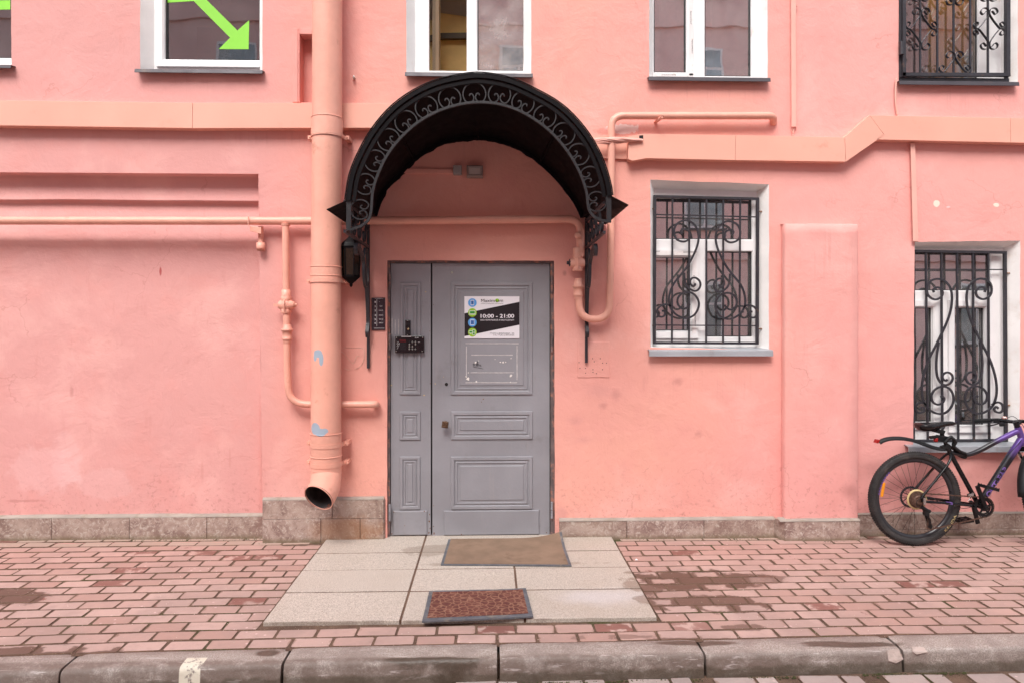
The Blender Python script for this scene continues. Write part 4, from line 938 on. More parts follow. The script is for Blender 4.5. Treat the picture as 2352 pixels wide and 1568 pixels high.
for i, (cx, cy) in enumerate(cent):
    j = min(range(len(crv)), key=lambda k: (crv[k].x - cx) ** 2 + (crv[k].y - cy) ** 2)
    dv = Vector((crv[j].x - cx, crv[j].y - cy)); dist = dv.length; dv.normalize(); tv = Vector((-dv.y, dv.x)) * -1
    tv = Vector((dv.y, -dv.x)); sc = min(1.0, (dist - 4) / 60 if dist < 64 else 1.0) if False else {0: .86, 14: .86, 1: .9, 13: .9, 2: .93, 12: .93}.get(i, .97 if i not in (7,) else 1)
    sc = sc * .98; pts = []
    for (mx_, my_) in motif:
        q = Vector((cx, cy)) + tv * mx_ * sc + dv * (my_ * sc); pts.append(L2(q.x, q.y))
    # end pieces flattened against the lower bar
    MB().tube(cat_rom(pts, 4), 0, sq=(.0075, .014), up=(0, 1, 0)).build('scroll', M_LATT, can)
# brackets under both sides
def bracket(X, sgn, ztail, yfront=-CD + .03):
    bar = lambda pts, w_, h_, nm: MB().tube(pts, 0, sq=(w_, h_), up=(1, 0, 0)).build(nm, M_IRON, can)
    V = lambda y, z: Vector((X, y, z))
    bar([V(-.016, ztail), V(-.016, 2.45)], .022, .020, 'wall_bar')
    bar([V(-.02, 2.225), V(yfront, 2.235)], .018, .018, 'lower_bar')
    bar([V(-.02, 2.43), V(yfront, 2.425)], .016, .018, 'upper_bar')
    zj = 1.60
    bar(cat_rom([V(-.055, zj - .055), V(-.075, zj - .02), V(-.055, zj + .02), V(-.035, zj + .06), V(-.045, zj + .16), V(-.10, zj + .33), V(-.22, zj + .50), V(-.38, zj + .585), V(-.46, zj + .60), V(-.50, zj + .57), V(-.485, zj + .53), V(-.45, zj + .525)], 6), .012, .026, 'strut')
    el = [V(-.13 + .085 * cos(t), 2.06 + .145 * sin(t)) for t in [2 * pi * k / 24 for k in range(24)]]
    MB().tube(el, 0, sq=(.009, .020), up=(1, 0, 0), closed=True).build('ring', M_IRON, can)
    for k in range(4):
        yc = -.14 - k * .185
        q = cat_rom([V(yc - .06 + .02, 2.30), V(yc - .065, 2.32), V(yc - .085, 2.30), V(yc - .075, 2.262), V(yc - .03, 2.25), V(yc + .0, 2.30), V(yc + .01, 2.35), V(yc + .04, 2.40), V(yc + .085, 2.39), V(yc + .085, 2.35), V(yc + .06, 2.34)], 4)
        MB().tube(q, 0, sq=(.007, .016), up=(1, 0, 0)).build('bracket_scroll', M_IRON, can)
bracket(P(847, 700).x, -1, P(847, 845).z); bracket(P(1346, 700).x, 1, P(1346, 832).z)

# wall lantern left of the canopy
lx = P(806, 600, .12); lan = empty('wall_lantern', (lx.x, 0, lx.z), 'black six sided wall lantern between downpipe and canopy bracket', 'lantern')
c0 = Vector((lx.x, -.115, 0)); zz = lambda v: P(806, v, .115).z
M_AMB = pmat('smoked_amber_glass', (.020, .011, .006), .12, .2)
MB().lathe(c0, (0, 0, 1), [(zz(571), .072), (zz(567), .078), (zz(558), .066), (zz(549), .035), (zz(545), .020), (zz(540), .016), (zz(533), .010), (zz(531), .004)], 6, False).build('cap', M_BLACK, lan)
MB().lathe(c0, (0, 0, 1), [(zz(571), .066), (zz(634), .058)], 6, False, True).build('glass', M_AMB, lan)
for k in range(6):
    t = 2 * pi * k / 6; MB().tube([c0 + Vector((cos(t) * .069, sin(t) * .069, zz(571))), c0 + Vector((cos(t) * .061, sin(t) * .061, zz(634)))], .005, 6).build('corner_bar', M_BLACK, lan)
MB().lathe(c0, (0, 0, 1), [(zz(633), .068), (zz(637), .066), (zz(646), .035), (zz(652), .012), (zz(656), .012), (zz(660), .003)], 6, False).build('base', M_BLACK, lan)
MB().tube(cat_rom([Vector((lx.x, -.002, zz(560))), Vector((lx.x, -.03, zz(530))), Vector((lx.x, -.09, zz(524))), Vector((lx.x, -.115, zz(534)))], 5), .008, 8).build('arm', M_BLACK, lan)
MB().lathe(Vector((lx.x, -.0, zz(572))), (0, -1, 0), [(0, .035), (.01, .03), (.014, .01)], 16).build('wall_plate', M_BLACK, lan)

# ------------------------------------------------------------------ downpipe
dp_mat = M_PIPE.copy(); dp_mat.name = 'downpipe_paint'; nt = dp_mat.node_tree; b = nt.nodes['Principled BSDF']
src = b.inputs['Base Color'].links[0].from_socket; p = wpos(nt); c = src
for (u, v, ru, rv) in ((729, 812, 11, 9), (737, 824, 5, 15), (722, 820, 4, 10), (722, 985, 12, 14), (735, 993, 14, 9), (745, 990, 8, 6)):
    q = P(u, v, .27); mk = blob(nt, p, (q.x, q.z), (ru / 316, rv / 316), .06, .25, 22); c = mixc(nt, mk, c, (.33, .40, .48))
L(nt, c, b.inputs['Base Color'])
dp = empty('downpipe', (P(751, 700, .16).x, -.16, .3), 'tall peach rain downpipe with open elbow left of the door', 'drainpipe')
DC = .155; RR = .1095
def dpz(v, d=DC + .0): return P(750, v, d).z
def dpx(v): return P(752.8 - 4 * min(1, max(0, (v - 100) / 500)), v, DC).x
def sect(v0, v1, r0, r1, nm='pipe_section'):
    a = Vector((dpx(v0), -DC, P(750, v0, DC + RR).z)); b_ = Vector((dpx(v1), -DC, P(750, v1, DC + RR).z))
    MB().tube([a, b_], [r0, r1], 40, caps=True).build(nm, dp_mat, dp)
a = Vector((dpx(-500), -DC, 8.2)); MB().tube([a, Vector((dpx(268), -DC, P(750, 268, DC + RR).z))], [RR * .985, RR * .985], 40).build('pipe_section', dp_mat, dp)
sect(263, 306, RR * 1.035, RR * 1.05); sect(300, 616, RR * .985, RR * 1.0); sect(611, 640, RR * 1.03, RR * 1.035); sect(632, 1004, RR * .985, RR * 1.0); sect(999, 1095, RR * 1.025, RR * 1.02)
for v in (263, 304, 611, 632, 999, 1052):
    MB().torus((dpx(v), -DC, P(750, v, DC + RR).z), (0, 0, 1), RR * 1.035, .0035, 48, 6).build('bead', dp_mat, dp)
for v in (303, 643, 1026, 1071):
    z = P(750, v, DC + RR).z; x = dpx(v); cl = MB(); n = 32
    R1 = RR * 1.04
    arc = [Vector((x - R1 - .035, -DC + .05, z)), Vector((x - R1 - .006, -DC + .05, z))] + [Vector((x - R1 * cos(t), -DC - R1 * sin(t), z)) for t in [pi * k / n for k in range(n + 1)]] + [Vector((x + R1 + .006, -DC + .05, z)), Vector((x + R1 + .035, -DC + .05, z))]
    cl.tube(arc, 0, sq=(.003, .030), up=(0, 0, 1)).build('clamp', M_PIPE, dp)
    for s_ in (-1, 1):
        e_ = Vector((x + s_ * (R1 + .022), -DC + .046, z)); MB().box(e_.x - .017, e_.x + .017, e_.y - .003, 0, z - .014, z + .014).build('clamp_lug', M_PIPE, dp)
        MB().lathe(e_ + Vector((0, -.003, 0)), (0, -1, 0), [(0, .007), (.005, .006), (.007, .003)], 6).build('bolt', M_PIPE, dp)
# elbow
A = Vector((dpx(1095), -DC, P(750, 1093, DC + RR).z)); E = P(732, 1142, .34); n_ = Vector((-.34, -.78, -.50)).normalized()
pth = []; 
for k in range(13):
    t = k / 12; h = .09
    p0, p1, p2, p3 = A + Vector((0, 0, .02)), A - Vector((0, 0, h * .7)), E - n_ * h, E
    pth.append(p0 * (1 - t) ** 3 + p1 * 3 * t * (1 - t) ** 2 + p2 * 3 * t * t * (1 - t) + p3 * t ** 3)
MB().tube(pth, [RR * 1.01] * 12 + [RR * 1.02], 40, caps=False).build('elbow', dp_mat, dp)
inn = pmat('dark_pipe_inside', (.045, .040, .042), .6, .4, 8, .4, 40, dirt=(.36, .11, .06), dscale=5, dth=(.60, .66))  # pipe inside coloured near-black with rusty patches
m = MB().tube(pth[::-1], RR * .985, 40, caps=False); m.recalc = False; m.build('elbow_lining', inn, dp)
MB().torus(E, n_, RR, .0035, 48, 6).build('elbow_rim', M_PIPE, dp)
MB().torus(A + Vector((0, 0, .012)), Vector((.15, .1, 1)), RR * 1.02, .003, 48, 6).build('seam', M_PIPE, dp)

# ------------------------------------------------------------------ gas pipe run
gas = empty('gas_pipe', P(656, 508, .07), 'peach gas pipe running across the left wall, under the canopy and up the right', 'gas pipe')
PD = .075; r_ = .0300
def PP(*uv, d=PD): return [P(u, v, d) for u, v in uv]
lead = [P(1778, 275, -.02)] + PP((1776, 266), (1404, 266))
main = PP((-500, 507), (712, 508), (1333, 503.5)) + PP((1333, 590))
pts = fillet(main, .10, 8); MB().tube(pts, r_, 16).build('pipe', M_PIPE, gas)
lo = fillet([P(1776, 285, -.02), P(1776, 266.5, PD), P(1404, 266.5, PD), P(1404, 480, PD), P(1400, 733, PD), P(1331, 733, PD), P(1328, 640, PD)], {0: .10, 1: .045, 4: .12, 5: .12}, 10)
MB().tube(lo, .0275, 16).build('pipe', M_PIPE, gas)
br = fillet([P(656, 508, PD), P(657, 620, PD), P(660, 850, PD), P(664, 928, PD), P(864, 928, PD), P(864, 928, -.02)], {0: .05, 3: .15, 4: .035}, 10)
MB().tube(br, .0262, 16).build('branch_pipe', M_PIPE, gas)
MB().lathe(P(656, 519, PD), (0, 0, 1), [(0, .030), (.018, .034)], 18).build('weld', M_PIPE, gas)
def valve(u, v, sgn=1, dark=False):
    c_ = P(u, v, PD); hx = lambda z0, z1, r, n=6: (c_ + Vector((0, 0, z0)), (0, 0, 1), [(0, r), (.004, r * 1.06), (z1 - z0 - .004, r * 1.06), (z1 - z0, r)], n)
    m = MB(); m.lathe(*hx(.028, .062, .038)); m.lathe(*hx(-.062, -.028, .038)); m.lathe(c_ + Vector((0, 0, .062)), (0, 0, 1), [(0, .034), (.05, .033), (.052, .029)], 16); m.build('valve_nut', M_PIPE, gas)
    m = MB(); m.lathe(c_, (0, 0, 1), [(-.04, .026), (-.03, .038), (-.012, .046), (.012, .046), (.03, .038), (.04, .026)], 18); m.lathe(c_ + Vector((-.055, 0, 0)), (1, 0, 0), [(0, .026), (.02, .038), (.09, .038), (.11, .026)], 16); m.tube([c_ + Vector((0, -.04, .04)), c_ + Vector((0, -.055, 0)), c_ + Vector((0, -.04, -.04))], .006, 6); m.build('valve_body', M_PIPE, gas)
    mm = M_IRON if dark else M_PIPE
    MB().lathe(c_ + Vector((sgn * .05, 0, 0)), (sgn, 0, 0), [(0, .028), (.012, .028), (.013, .014), (.03, .013)], 6).build('valve_nut', mm, gas); MB().obox(c_ + Vector((-sgn * .075, 0, 0)), (.014, 0, 0), (0, .010, 0), (0, 0, .010)).build('valve_spindle', mm, gas)
def union(u, v):
    c_ = P(u, v, PD); m = MB(); m.lathe(c_, (0, 0, 1), [(-.075, .030), (-.055, .031), (-.052, .036), (-.04, .036), (-.038, .034), (.010, .035), (.012, .043), (.028, .043), (.030, .032), (.055, .031), (.060, .028)], 20); m.build('union', M_PIPE, gas)
valve(657, 701, 1); union(659.5, 764); valve(1326, 604, -1, True); union(1327.5, 664)
MB().lathe(P(1328, 580, PD), (0, 0, 1), [(-.02, .031), (.0, .033), (.02, .031)], 16).lathe(P(1328, 541, PD + .03), (0, -1, 0), [(0, .028), (.012, .024), (.014, .012), (.022, .012)], 12).build('pipe_boss', M_PIPE, gas)
# support bracket and capped stub
MB().tube([P(570, 520, .075 + .04), P(570, 500, .075 + .04), P(570, 497, .075), P(570, 500, .0)], .0035, 6).build('u_bolt', M_PIPE, gas)
MB().prism(PP((574, 519), (600, 523), (600, 538), (574, 531), d=.10), PP((574, 519), (600, 523), (600, 538), (574, 531), d=.02)).build('support_bracket', M_PIPE, gas, .002)
st = MB(); a = P(599, 570, .04); st.lathe(a, (0, 0, 1), [(-.008, .030), (-.02, .028), (0, .032), (.040, .032), (.042, .020), (.16, .019)], 20)
tag(st.build('capped_stub', M_PIPE), 'short capped pipe stub under the bracket at the niche edge', 'pipe')
a = P(1510, 278, .0); st = MB(); d_ = (P(1521, 270.5, .16) - P(1513, 276, .06)); st.tube([P(1505, 281, .0), P(1521, 270, .15)], .0125, 12, caps=False).tube([P(1521, 270, .15), P(1505, 281, .0)], .008, 12, caps=True)
tag(st.build('vent_stub', M_PIPE), 'thin open pipe end sticking out of the wall below the upper gas pipe', 'pipe')

# ------------------------------------------------------------------ sheet metal ducts, conduits and cables
def duct(name, label, pieces, d, back=.0, cat='duct'):
    o = empty(name, P(*pieces[0][0], d), label, cat)
    for k, q in enumerate(pieces):
        f_ = [P(u, v, d) for u, v in q]; MB().prism(f_, [Vector((p.x, -back + .004, p.z)) for p in f_]).build('duct_cover', M_DUCT, o, .0015)
    return o
duct('cable_duct', 'long straight peach metal duct across the upper left wall', [[(-500, 226), (-120, 229.5), (-120, 287), (-500, 283)], [(-119.6, 229.5), (442, 236.5), (442, 295), (-119.6, 287)], [(442.7, 236.5), (900, 237.5), (900, 294), (442.7, 295)]], .075)
duct('cable_duct', 'stepped peach metal duct running right from the cable bundle over the barred window', [
    [(1478, 308), (1689, 311), (1689, 368.5), (1485, 364), (1452, 370), (1443, 366), (1443, 313)], [(1689.6, 311), (1940, 316), (1942.5, 372), (1689.6, 368.5)],
    [(1940.6, 315), (1997, 265), (2031, 311), (1943.2, 372)], [(1997.5, 265.5), (2321, 271.5), (2321, 328), (2012, 321), (2031, 310)], [(2321.7, 271.5), (2760, 281), (2760, 338), (2321.7, 328)]], .072)
duct('duct_plate', 'thin flat peach cover plate between canopy and stepped duct', [[(1340, 313), (1442.5, 313), (1442.5, 366), (1340, 363)]], .02)
cab = empty('cable_bundle', P(1400, 322, .08), 'twisted bundle of peach painted cables entering the stepped duct beside the canopy', 'cables')
hole = MB().prism(PP((1468, 312), (1477.5, 311), (1477.5, 323), (1468, 321), d=.074), PP((1468, 312), (1477.5, 311), (1477.5, 323), (1468, 321), d=.05)); hole.build('duct_mouth', M_DARK, cab)
for k in range(8):
    pts = []; ph = k * .8; am = 4 if k < 6 else 7
    for j in range(9):
        t = j / 8; u = 1330 + t * 146; v = 321.5 + (k - 3.5) * 1.3 * (1 - t) + am * sin(t * pi) * sin(t * 5 + ph) * .9 + 1.5 * t
        pts.append(P(u, v, .105 + .012 * cos(t * 6 + ph) - .03 * t * t))
    MB().tube(cat_rom(pts, 4), (.011, .006, .010, .006, .008, .006, .005, .005)[k], 8).build('cable', M_COND, cab)
# vertical conduits
cd = empty('wall_conduit', P(1822, 200, .02), 'long narrow pink conduit coming down from the top of the picture to the stepped duct', 'conduit')
MB().prism(PP((1815.5, -300), (1827.5, -300), (1829, 292), (1818, 292), d=.028), PP((1815.5, -300), (1827.5, -300), (1829, 292), (1818, 292), d=-.004)).build('trunking', M_COND, cd, .002)
for o_ in (0, 3): MB().tube(cat_rom(PP((1820 + o_, 290), (1819 + o_ * 1.4, 300), (1823 - o_, 313), d=.015), 4), .0035, 6).build('wire', M_COND, cd)
MB().lathe(P(1829, 14, .02), (1, 0, 0), [(0, .004), (.012, .004)], 8).build('clip', M_COND, cd)
cd2 = empty('wall_conduit', P(2100, 440, .02), 'short pink conduit from the stepped duct down to the corner of the lower right window', 'conduit')
MB().prism(PP((2091, 329), (2102, 329), (2109, 555), (2097, 555), d=.03), PP((2091, 329), (2102, 329), (2109, 555), (2097, 555), d=-.004)).build('trunking', M_COND, cd2, .002)
fx = []; rr = []
n = 66
for k in range(n + 1):
    t = k / n; fx.append(P(2060 - 3.5 * sin(t * 3) - 1 + 2.5 * t, 181 + t * 84, .02)); rr.append(.0085 if k % 2 else .0065)
tag(MB().tube(fx, rr, 8).build('flexible_conduit', M_COND), 'corrugated flexible conduit hanging from the top right window sill', 'conduit')
# floodlight and junction box under the canopy
fl = empty('floodlight', P(1089, 392, .03), 'small square floodlight with frosted glass under the canopy', 'lamp')
a, b_, c, e = R(1072, 380, 1109, 406, .07); M_FL = pmat('dusty_grey_plastic', (.27, .22, .20), .6, .15, 9, .3, 60, dirt=(.12, .08, .06), dscale=10)
MB().ring(a, b_, c, e, -.03, [(0, -.03), (0, .035), (.008, .042), (.016, .040), (.017, .034)]).build('housing', M_FL, fl)
MB().box(a + .018, b_ - .018, -.068, -.064, c + .018, e - .018).build('diffuser', pmat('frosted_lens', (.42, .36, .33), .5, .1, 8, .3, 30), fl)
MB().box((a + b_) / 2 - .03, (a + b_) / 2 + .03, -.064, -.03, e - .034, e - .02).build('lamp_tube', M_FL, fl)
a, b_, c, e = R(1041, 380, 1060, 401, .04); jb = MB().box(a, b_, -.042, .002, c, e).build('junction_box', pmat('grey_box_plastic', (.34, .31, .30), .6, .08), None, .003); tag(jb, 'small grey junction box left of the floodlight', 'junction box')
a, b_, c, e = R(925, 388.5, 1040, 399, .014); tk = MB().box(a, b_, -.016, .002, c, e).build('cable_trunking', M_PL, None, .002); tag(tk, 'flat pink trunking strip leading to the junction box under the canopy', 'conduit')
# small wall hook
hk = P(813, 180, .01); tag(MB().torus(hk + Vector((0, -.012, 0)), (.8, .3, 0), .014, .005, 20, 6).lathe(hk, (0, -1, 0), [(-.015, .012), (.004, .009)], 10).build('wall_hook', M_STEEL), 'small rusty ring hook in the plaster right of the downpipe top', 'hook')

# ------------------------------------------------------------------ window grilles
def grille(label, loc): return empty('window_grille', loc, label, 'window grille', 'iron grilles over the windows')
def sbar_(par, a, b_, w_, h_, nm='bar'): MB().tube([a, b_], 0, sq=(w_, h_), up=(0, 1, 0)).build(nm, M_IRON, par)
g5 = grille('black lyre scroll grille over the lower window right of the door', P(1623, 790, -.05)); d5 = -.05
cr5 = lambda x, y: P(1470 + x / 3.5933, 396.2 + y / 3.5933, d5)
for a, b_ in (((122, 200), (118, 1405)), ((970, 222), (966, 1405))): sbar_(g5, cr5(*a), cr5(*b_), .021, .021, 'frame_bar')
for a, b_ in (((112, 199), (980, 220)), ((108, 1405), (976, 1408))): sbar_(g5, cr5(*a), cr5(*b_), .019, .023, 'frame_bar')
for a, b_ in (((120, 347), (970, 368)), ((118, 1260), (966, 1265))): sbar_(g5, cr5(*a) + Vector((0, .008, 0)), cr5(*b_) + Vector((0, .008, 0)), .009, .010)
for xt, xb in ((268, 263), (406, 404), (548, 545), (687, 685), (827, 820)): sbar_(g5, cr5(xt, 210), cr5(xb, 1400), .0125, .0125)
ly = [(345, 510), (333, 490), (345, 475), (370, 472), (395, 485), (408, 515), (400, 550), (370, 572), (335, 572), (300, 555), (280, 520), (280, 470), (300, 430), (340, 405), (390, 400), (440, 430), (470, 480), (480, 540), (468, 610), (435, 690), (385, 780), (330, 850), (275, 920), (245, 990), (235, 1060), (250, 1120), (290, 1170), (350, 1200), (400, 1200), (450, 1170), (480, 1110), (478, 1060), (450, 1015), (410, 992), (360, 992), (320, 1020), (305, 1060), (315, 1100), (345, 1125), (375, 1122), (400, 1100), (403, 1085)]
bl = [(362, 830), (365, 890), (380, 935), (410, 965), (450, 980), (480, 965), (495, 930), (485, 895), (455, 872), (425, 875), (410, 900), (415, 925), (435, 942), (450, 930), (448, 918)]
cl_ = [(252, 1105), (215, 1090), (170, 1100), (142, 1130), (140, 1165), (160, 1190), (190, 1188), (203, 1165), (195, 1142), (178, 1145)]
def scrolls(par, cr, sets, mx, dyy, w_, yoff):
    for k, pts in enumerate(sets):
        for s_ in (0, 1):
            q = [cr(x if not s_ else 2 * mx - x, y + (dyy if s_ else 0)) + Vector((0, yoff, 0)) for x, y in pts]
            MB().tube(cat_rom(q, 4), 0, sq=(w_, .010), up=(0, 1, 0)).build('scroll', M_IRON, par)
scrolls(g5, cr5, (ly, bl, cl_), 550, 7, .0150, -.012)
for (x, y, s_) in ((118, 300, -1), (970, 322, 1), (118, 1262, -1), (968, 1290, 1)):
    a = cr5(x, y); MB().tube([a + Vector((-s_ * .01, 0, 0)), a + Vector((s_ * .055, .015, 0))], .006, 8).build('wall_pin', pmat('rusty_pin', (.20, .11, .07), .7, .3, 20, .5, 60), g5)
g6 = grille('tall black lyre scroll grille over the window behind the bicycle', P(2205, 1010, -.055)); d6 = -.055
cr6 = lambda x, y: P(2007.5 + x / 3.1753, 539.8 + y / 3.1753, d6)
sbar_(g6, cr6(284, 112), cr6(284, 1495), .021, .021, 'frame_bar'); sbar_(g6, cr6(953, 125), cr6(961, 1500), .021, .021, 'frame_bar')
sbar_(g6, cr6(276, 118), cr6(962, 129), .019, .023, 'frame_bar'); sbar_(g6, cr6(276, 1497), cr6(970, 1492), .019, .023, 'frame_bar')
for a, b_ in (((284, 250), (955, 253)), ((284, 1368), (960, 1366))): sbar_(g6, cr6(*a) + Vector((0, .008, 0)), cr6(*b_) + Vector((0, .008, 0)), .009, .010)
for xt, xb in ((377, 392), (490, 499), (604, 614), (720, 728), (832, 840)): sbar_(g6, cr6(xt, 120), cr6(xb, 1492), .0135, .0135)
l6 = [(430, 420), (425, 400), (445, 385), (475, 390), (493, 420), (480, 455), (440, 472), (400, 455), (380, 420), (383, 370), (410, 335), (460, 322), (510, 340), (545, 380), (560, 440), (555, 530), (530, 620), (490, 710), (440, 810), (395, 900), (360, 1000), (343, 1090), (345, 1170), (370, 1240), (420, 1285), (480, 1300), (530, 1280), (565, 1230), (572, 1180), (555, 1130), (520, 1105), (475, 1103), (435, 1125), (412, 1165), (420, 1210), (455, 1232), (490, 1220), (505, 1190), (490, 1172), (478, 1180)]
b6 = [(465, 780), (450, 880), (447, 960), (455, 1030), (480, 1075), (515, 1090), (550, 1075), (567, 1040), (555, 1010), (525, 998), (495, 1015), (495, 1045), (515, 1058), (528, 1050)]
c6 = [(378, 1237), (350, 1220), (320, 1220), (298, 1240), (298, 1275), (320, 1292), (350, 1285), (360, 1265), (345, 1250), (330, 1262)]
scrolls(g6, cr6, (l6, b6, c6), 614, -2, .0155, -.012)
for (x, y, s_) in ((955, 278, 1), (960, 1240, 1), (284, 1257, -1)):
    a = cr6(x, y); MB().tube([a + Vector((-s_ * .01, 0, 0)), a + Vector((s_ * .05, .012, 0))], .0065, 8).build('wall_pin', MATS['rusty_pin'], g6)
g4 = grille('dark grille with curled flat strips over the top right window', P(2190, 185, .02)); d4 = .012
cr4 = lambda x, y, d=d4: P(2032.7 + x / 7.367, y / 7.367, d)
def vbar(x, y1, w_, par=g4, nm='bar', d=d4, y0=-1100, hh=None):
    sbar_(par, cr4(x, y0, d), cr4(x, y1, d), w_, hh or w_, nm)
vbar(252, 1320, .026, nm='frame_bar', d=-.005); vbar(312, 1300, .026, nm='frame_bar'); vbar(2072, 1300, .028, nm='frame_bar'); vbar(2050, 1390, .022, nm='frame_bar', d=-.015)
for a, b_, d in (((285, 1268), (2105, 1275), d4), ((230, 1345), (2080, 1372), -.012)): sbar_(g4, cr4(*a, d), cr4(*b_, d), .026, .026, 'frame_bar')
for x in (595, 885, 1160, 1442, 1740): vbar(x, 1262, .0125)
MB().lathe(cr4(282, 930, d4 + .02), (0, 0, 1), [(0, .016), (.10, .016)], 12).build('hinge', M_IRON, g4)
lam = [(-50, -40), (-100, 20), (-143, -15), (-125, -70), (-75, -90), (-25, -70), (-5, -10), (-35, 70), (-165, 240), (-220, 258), (-262, 220), (-255, 170), (-215, 148), (-185, 170), (-200, 212), (-235, 235)]
for (jx, jy, fl_) in ((605, 235, 1), (605, 765, -1), (1755, 235, 1), (1755, 755, -1), (1175, 970, 1), (1175, 5, -1), (1175, -300, 1), (605, -560, 1), (605, -60, -1), (1755, -60, -1)):
    for s_ in (-1, 1):
        q = [cr4(jx + s_ * -x, jy + fl_ * y) + Vector((0, -.004, 0)) for x, y in lam]
        MB().tube(cat_rom(q, 4), 0, sq=(.0028, .020), up=(0, 1, 0)).build('scroll', M_IRON, g4)
# ------------------------------------------------------------------ ground
KY0, KY1 = -1.712, -1.865
def kyb(x):
    T = [(-5, -1.87), (-2.6, -1.774), (-1.7, -1.734), (-.6, -1.716), (.6, -1.703), (1.95, -1.676), (2.75, -1.674), (9, -1.66)]
    if x <= T[0][0]: return T[0][1]
    for (a, p), (b_, q) in zip(T[:-1], T[1:]):
        if x <= b_: return p + (q - p) * (x - a) / (b_ - a)
    return T[-1][1]
def warp(x, y):
    w_ = max(0, min(1.15, -y / 1.712)); return y + w_ * (kyb(x) - KY0) + .005 * noise.noise(Vector((x * .9, y * 1.5, 0))) * min(1, w_ * 3)
side = MB(); vs = []; fs = []
XS = [-7.5 + .5 * i for i in range(33)]
gx = [-7.5 + .25 * i for i in range(65)]
for x in gx: vs += [(x, .16, -.0042), (x, warp(x, -.9), -.0038), (x, warp(x, KY0 - .02), -.0042)]
side.add(vs, [(3 * i + j, 3 * i + 3 + j, 3 * i + 4 + j, 3 * i + 1 + j) for i in range(64) for j in range(2)], True); side.recalc = False
sidewalk = side.build('sidewalk', M_MORT, org=(0, 0, 0)); tag(sidewalk, 'brick sidewalk of worn red pavers along the pink wall', kind='structure')
SX0, SX1, SY1 = -1.252, .928, -1.462
def brick_mesh(seed, Lx=.206, Ly=.1015, H=.03):
    rnd = random.Random(seed); c = .0025 + .003 * rnd.random(); j = lambda s=.0026: rnd.uniform(-s, s)
    a, b_ = Lx / 2, Ly / 2; cut = [rnd.uniform(.003, .010) for _ in range(4)]
    o = []
    for (sx_, sy_), q in zip(((-1, -1), (1, -1), (1, 1), (-1, 1)), cut):
        p1 = (sx_ * a - sx_ * q, sy_ * b_); p2 = (sx_ * a, sy_ * b_ - sy_ * q)
        pr = [p1, p2] if sx_ * sy_ < 0 else [p2, p1]
        if (sx_, sy_) == (-1, -1): pr = [(-a, -b_ + q), (-a + q, -b_)]
        if (sx_, sy_) == (1, -1): pr = [(a - q, -b_), (a, -b_ + q)]
        if (sx_, sy_) == (1, 1): pr = [(a, b_ - q), (a - q, b_)]
        if (sx_, sy_) == (-1, 1): pr = [(-a + q, b_), (-a, b_ - q)]
        o += [(x + j(), y + j()) for x, y in pr]
    n = 8; vs = [(x, y, -H) for x, y in o] + [(x, y, -.0045) for x, y in o] + [(x * (1 - c / a), y * (1 - c / b_), 0) for x, y in o]
    fs = [(i, (i + 1) % n, n + (i + 1) % n, n + i) for i in range(n)] + [(n + i, n + (i + 1) % n, 2 * n + (i + 1) % n, 2 * n + i) for i in range(n)] + [tuple(range(2 * n, 3 * n))]
    return vs, fs, [1] * (2 * n) + [0]
VAR = [brick_mesh(s_) for s_ in range(10)]
def mesh_of(v, mat, nm='brick'):
    me = bpy.data.meshes.new(nm); me.from_pydata(v[0], [], v[1]); me.materials.append(mat); me.materials.append(M_MORT); me.polygons.foreach_set('material_index', v[2]); return me
VM = [mesh_of(v, M_BRICK) for v in VAR]
bricks = []; pitch = .1085; LX = .2125; row = 0; y = -.027 + pitch
while y > KY0 + .04:
    off = (row % 2) * LX / 2 + random.uniform(-.012, .012); x = -7.3 + off
    while x < 8.3:
        a, b_ = x - LX / 2, x + LX / 2; parts = [(a, b_)]
        if SY1 - .012 < y + pitch / 2 and y - pitch * .62 > SY1 - .09 + .0:
            if y - pitch / 2 > SY1 - .05:
                parts = []
                if a < SX0 - .012: parts.append((a, min(b_, SX0 - .008)))
                if b_ > SX1 + .012: parts.append((max(a, SX1 + .008), b_))
        if y > -.05 and SX0 - .0 < x < SX1: parts = []
        if y > .04 and x > NX - .02: parts = []
        for (p_, q_) in parts:
            if q_ - p_ > .03: bricks.append(((p_ + q_) / 2, y, (q_ - p_) - random.uniform(.004, .010), row))
        x += LX
    row += 1; y -= pitch
vis = []
for i, (x, yy, l, r) in enumerate(bricks):
    dx, dyv = x, yy - CAMY; z_ = dx * sin(YAW) + dyv * cos(YAW); u = (dx * cos(YAW) - dyv * sin(YAW)) / z_ * F + 1176
    vis.append((z_ if -60 < u < 2412 and l > .06 else 99 + z_, i))
vis.sort(); near = {i for _, i in vis[:299]}
rest = MB(); rest.m2 = M_MORT; rest.local = True; rest.recalc = False
for i, (x, yy, l, r) in enumerate(bricks):
    sc = l / .206; wy_ = warp(x, yy); sl_ = (warp(x + .05, yy) - warp(x - .05, yy)) / .1
    rz = atan(sl_) + random.uniform(-.012, .012); dz = random.uniform(-.0025, .0015); rx, ry = random.uniform(-.012, .012), random.uniform(-.008, .008); k = random.randrange(10); flip = random.choice((1, -1))
    if i in near:
        o = bpy.data.objects.new('brick', VM[k]); COL.objects.link(o); o.parent = sidewalk; o.location = (x, wy_, dz); o.rotation_euler = (rx, ry, rz + (0 if flip > 0 else pi)); o.scale = (sc, 1, 1)
    else:
        M_ = Matrix.Translation((x, wy_, dz)) @ Matrix.Rotation(rz, 4, 'Z') @ Matrix.Rotation(rx, 4, 'X') @ Matrix.Scale(sc, 4, (1, 0, 0))
        rest.add([M_ @ Vector(q) for q in VAR[k][0]], VAR[k][1], False, random.random(), VAR[k][2])
ro = rest.build('brick_rows', M_BRICK); ro.parent = sidewalk; ro['kind'] = 'stuff'
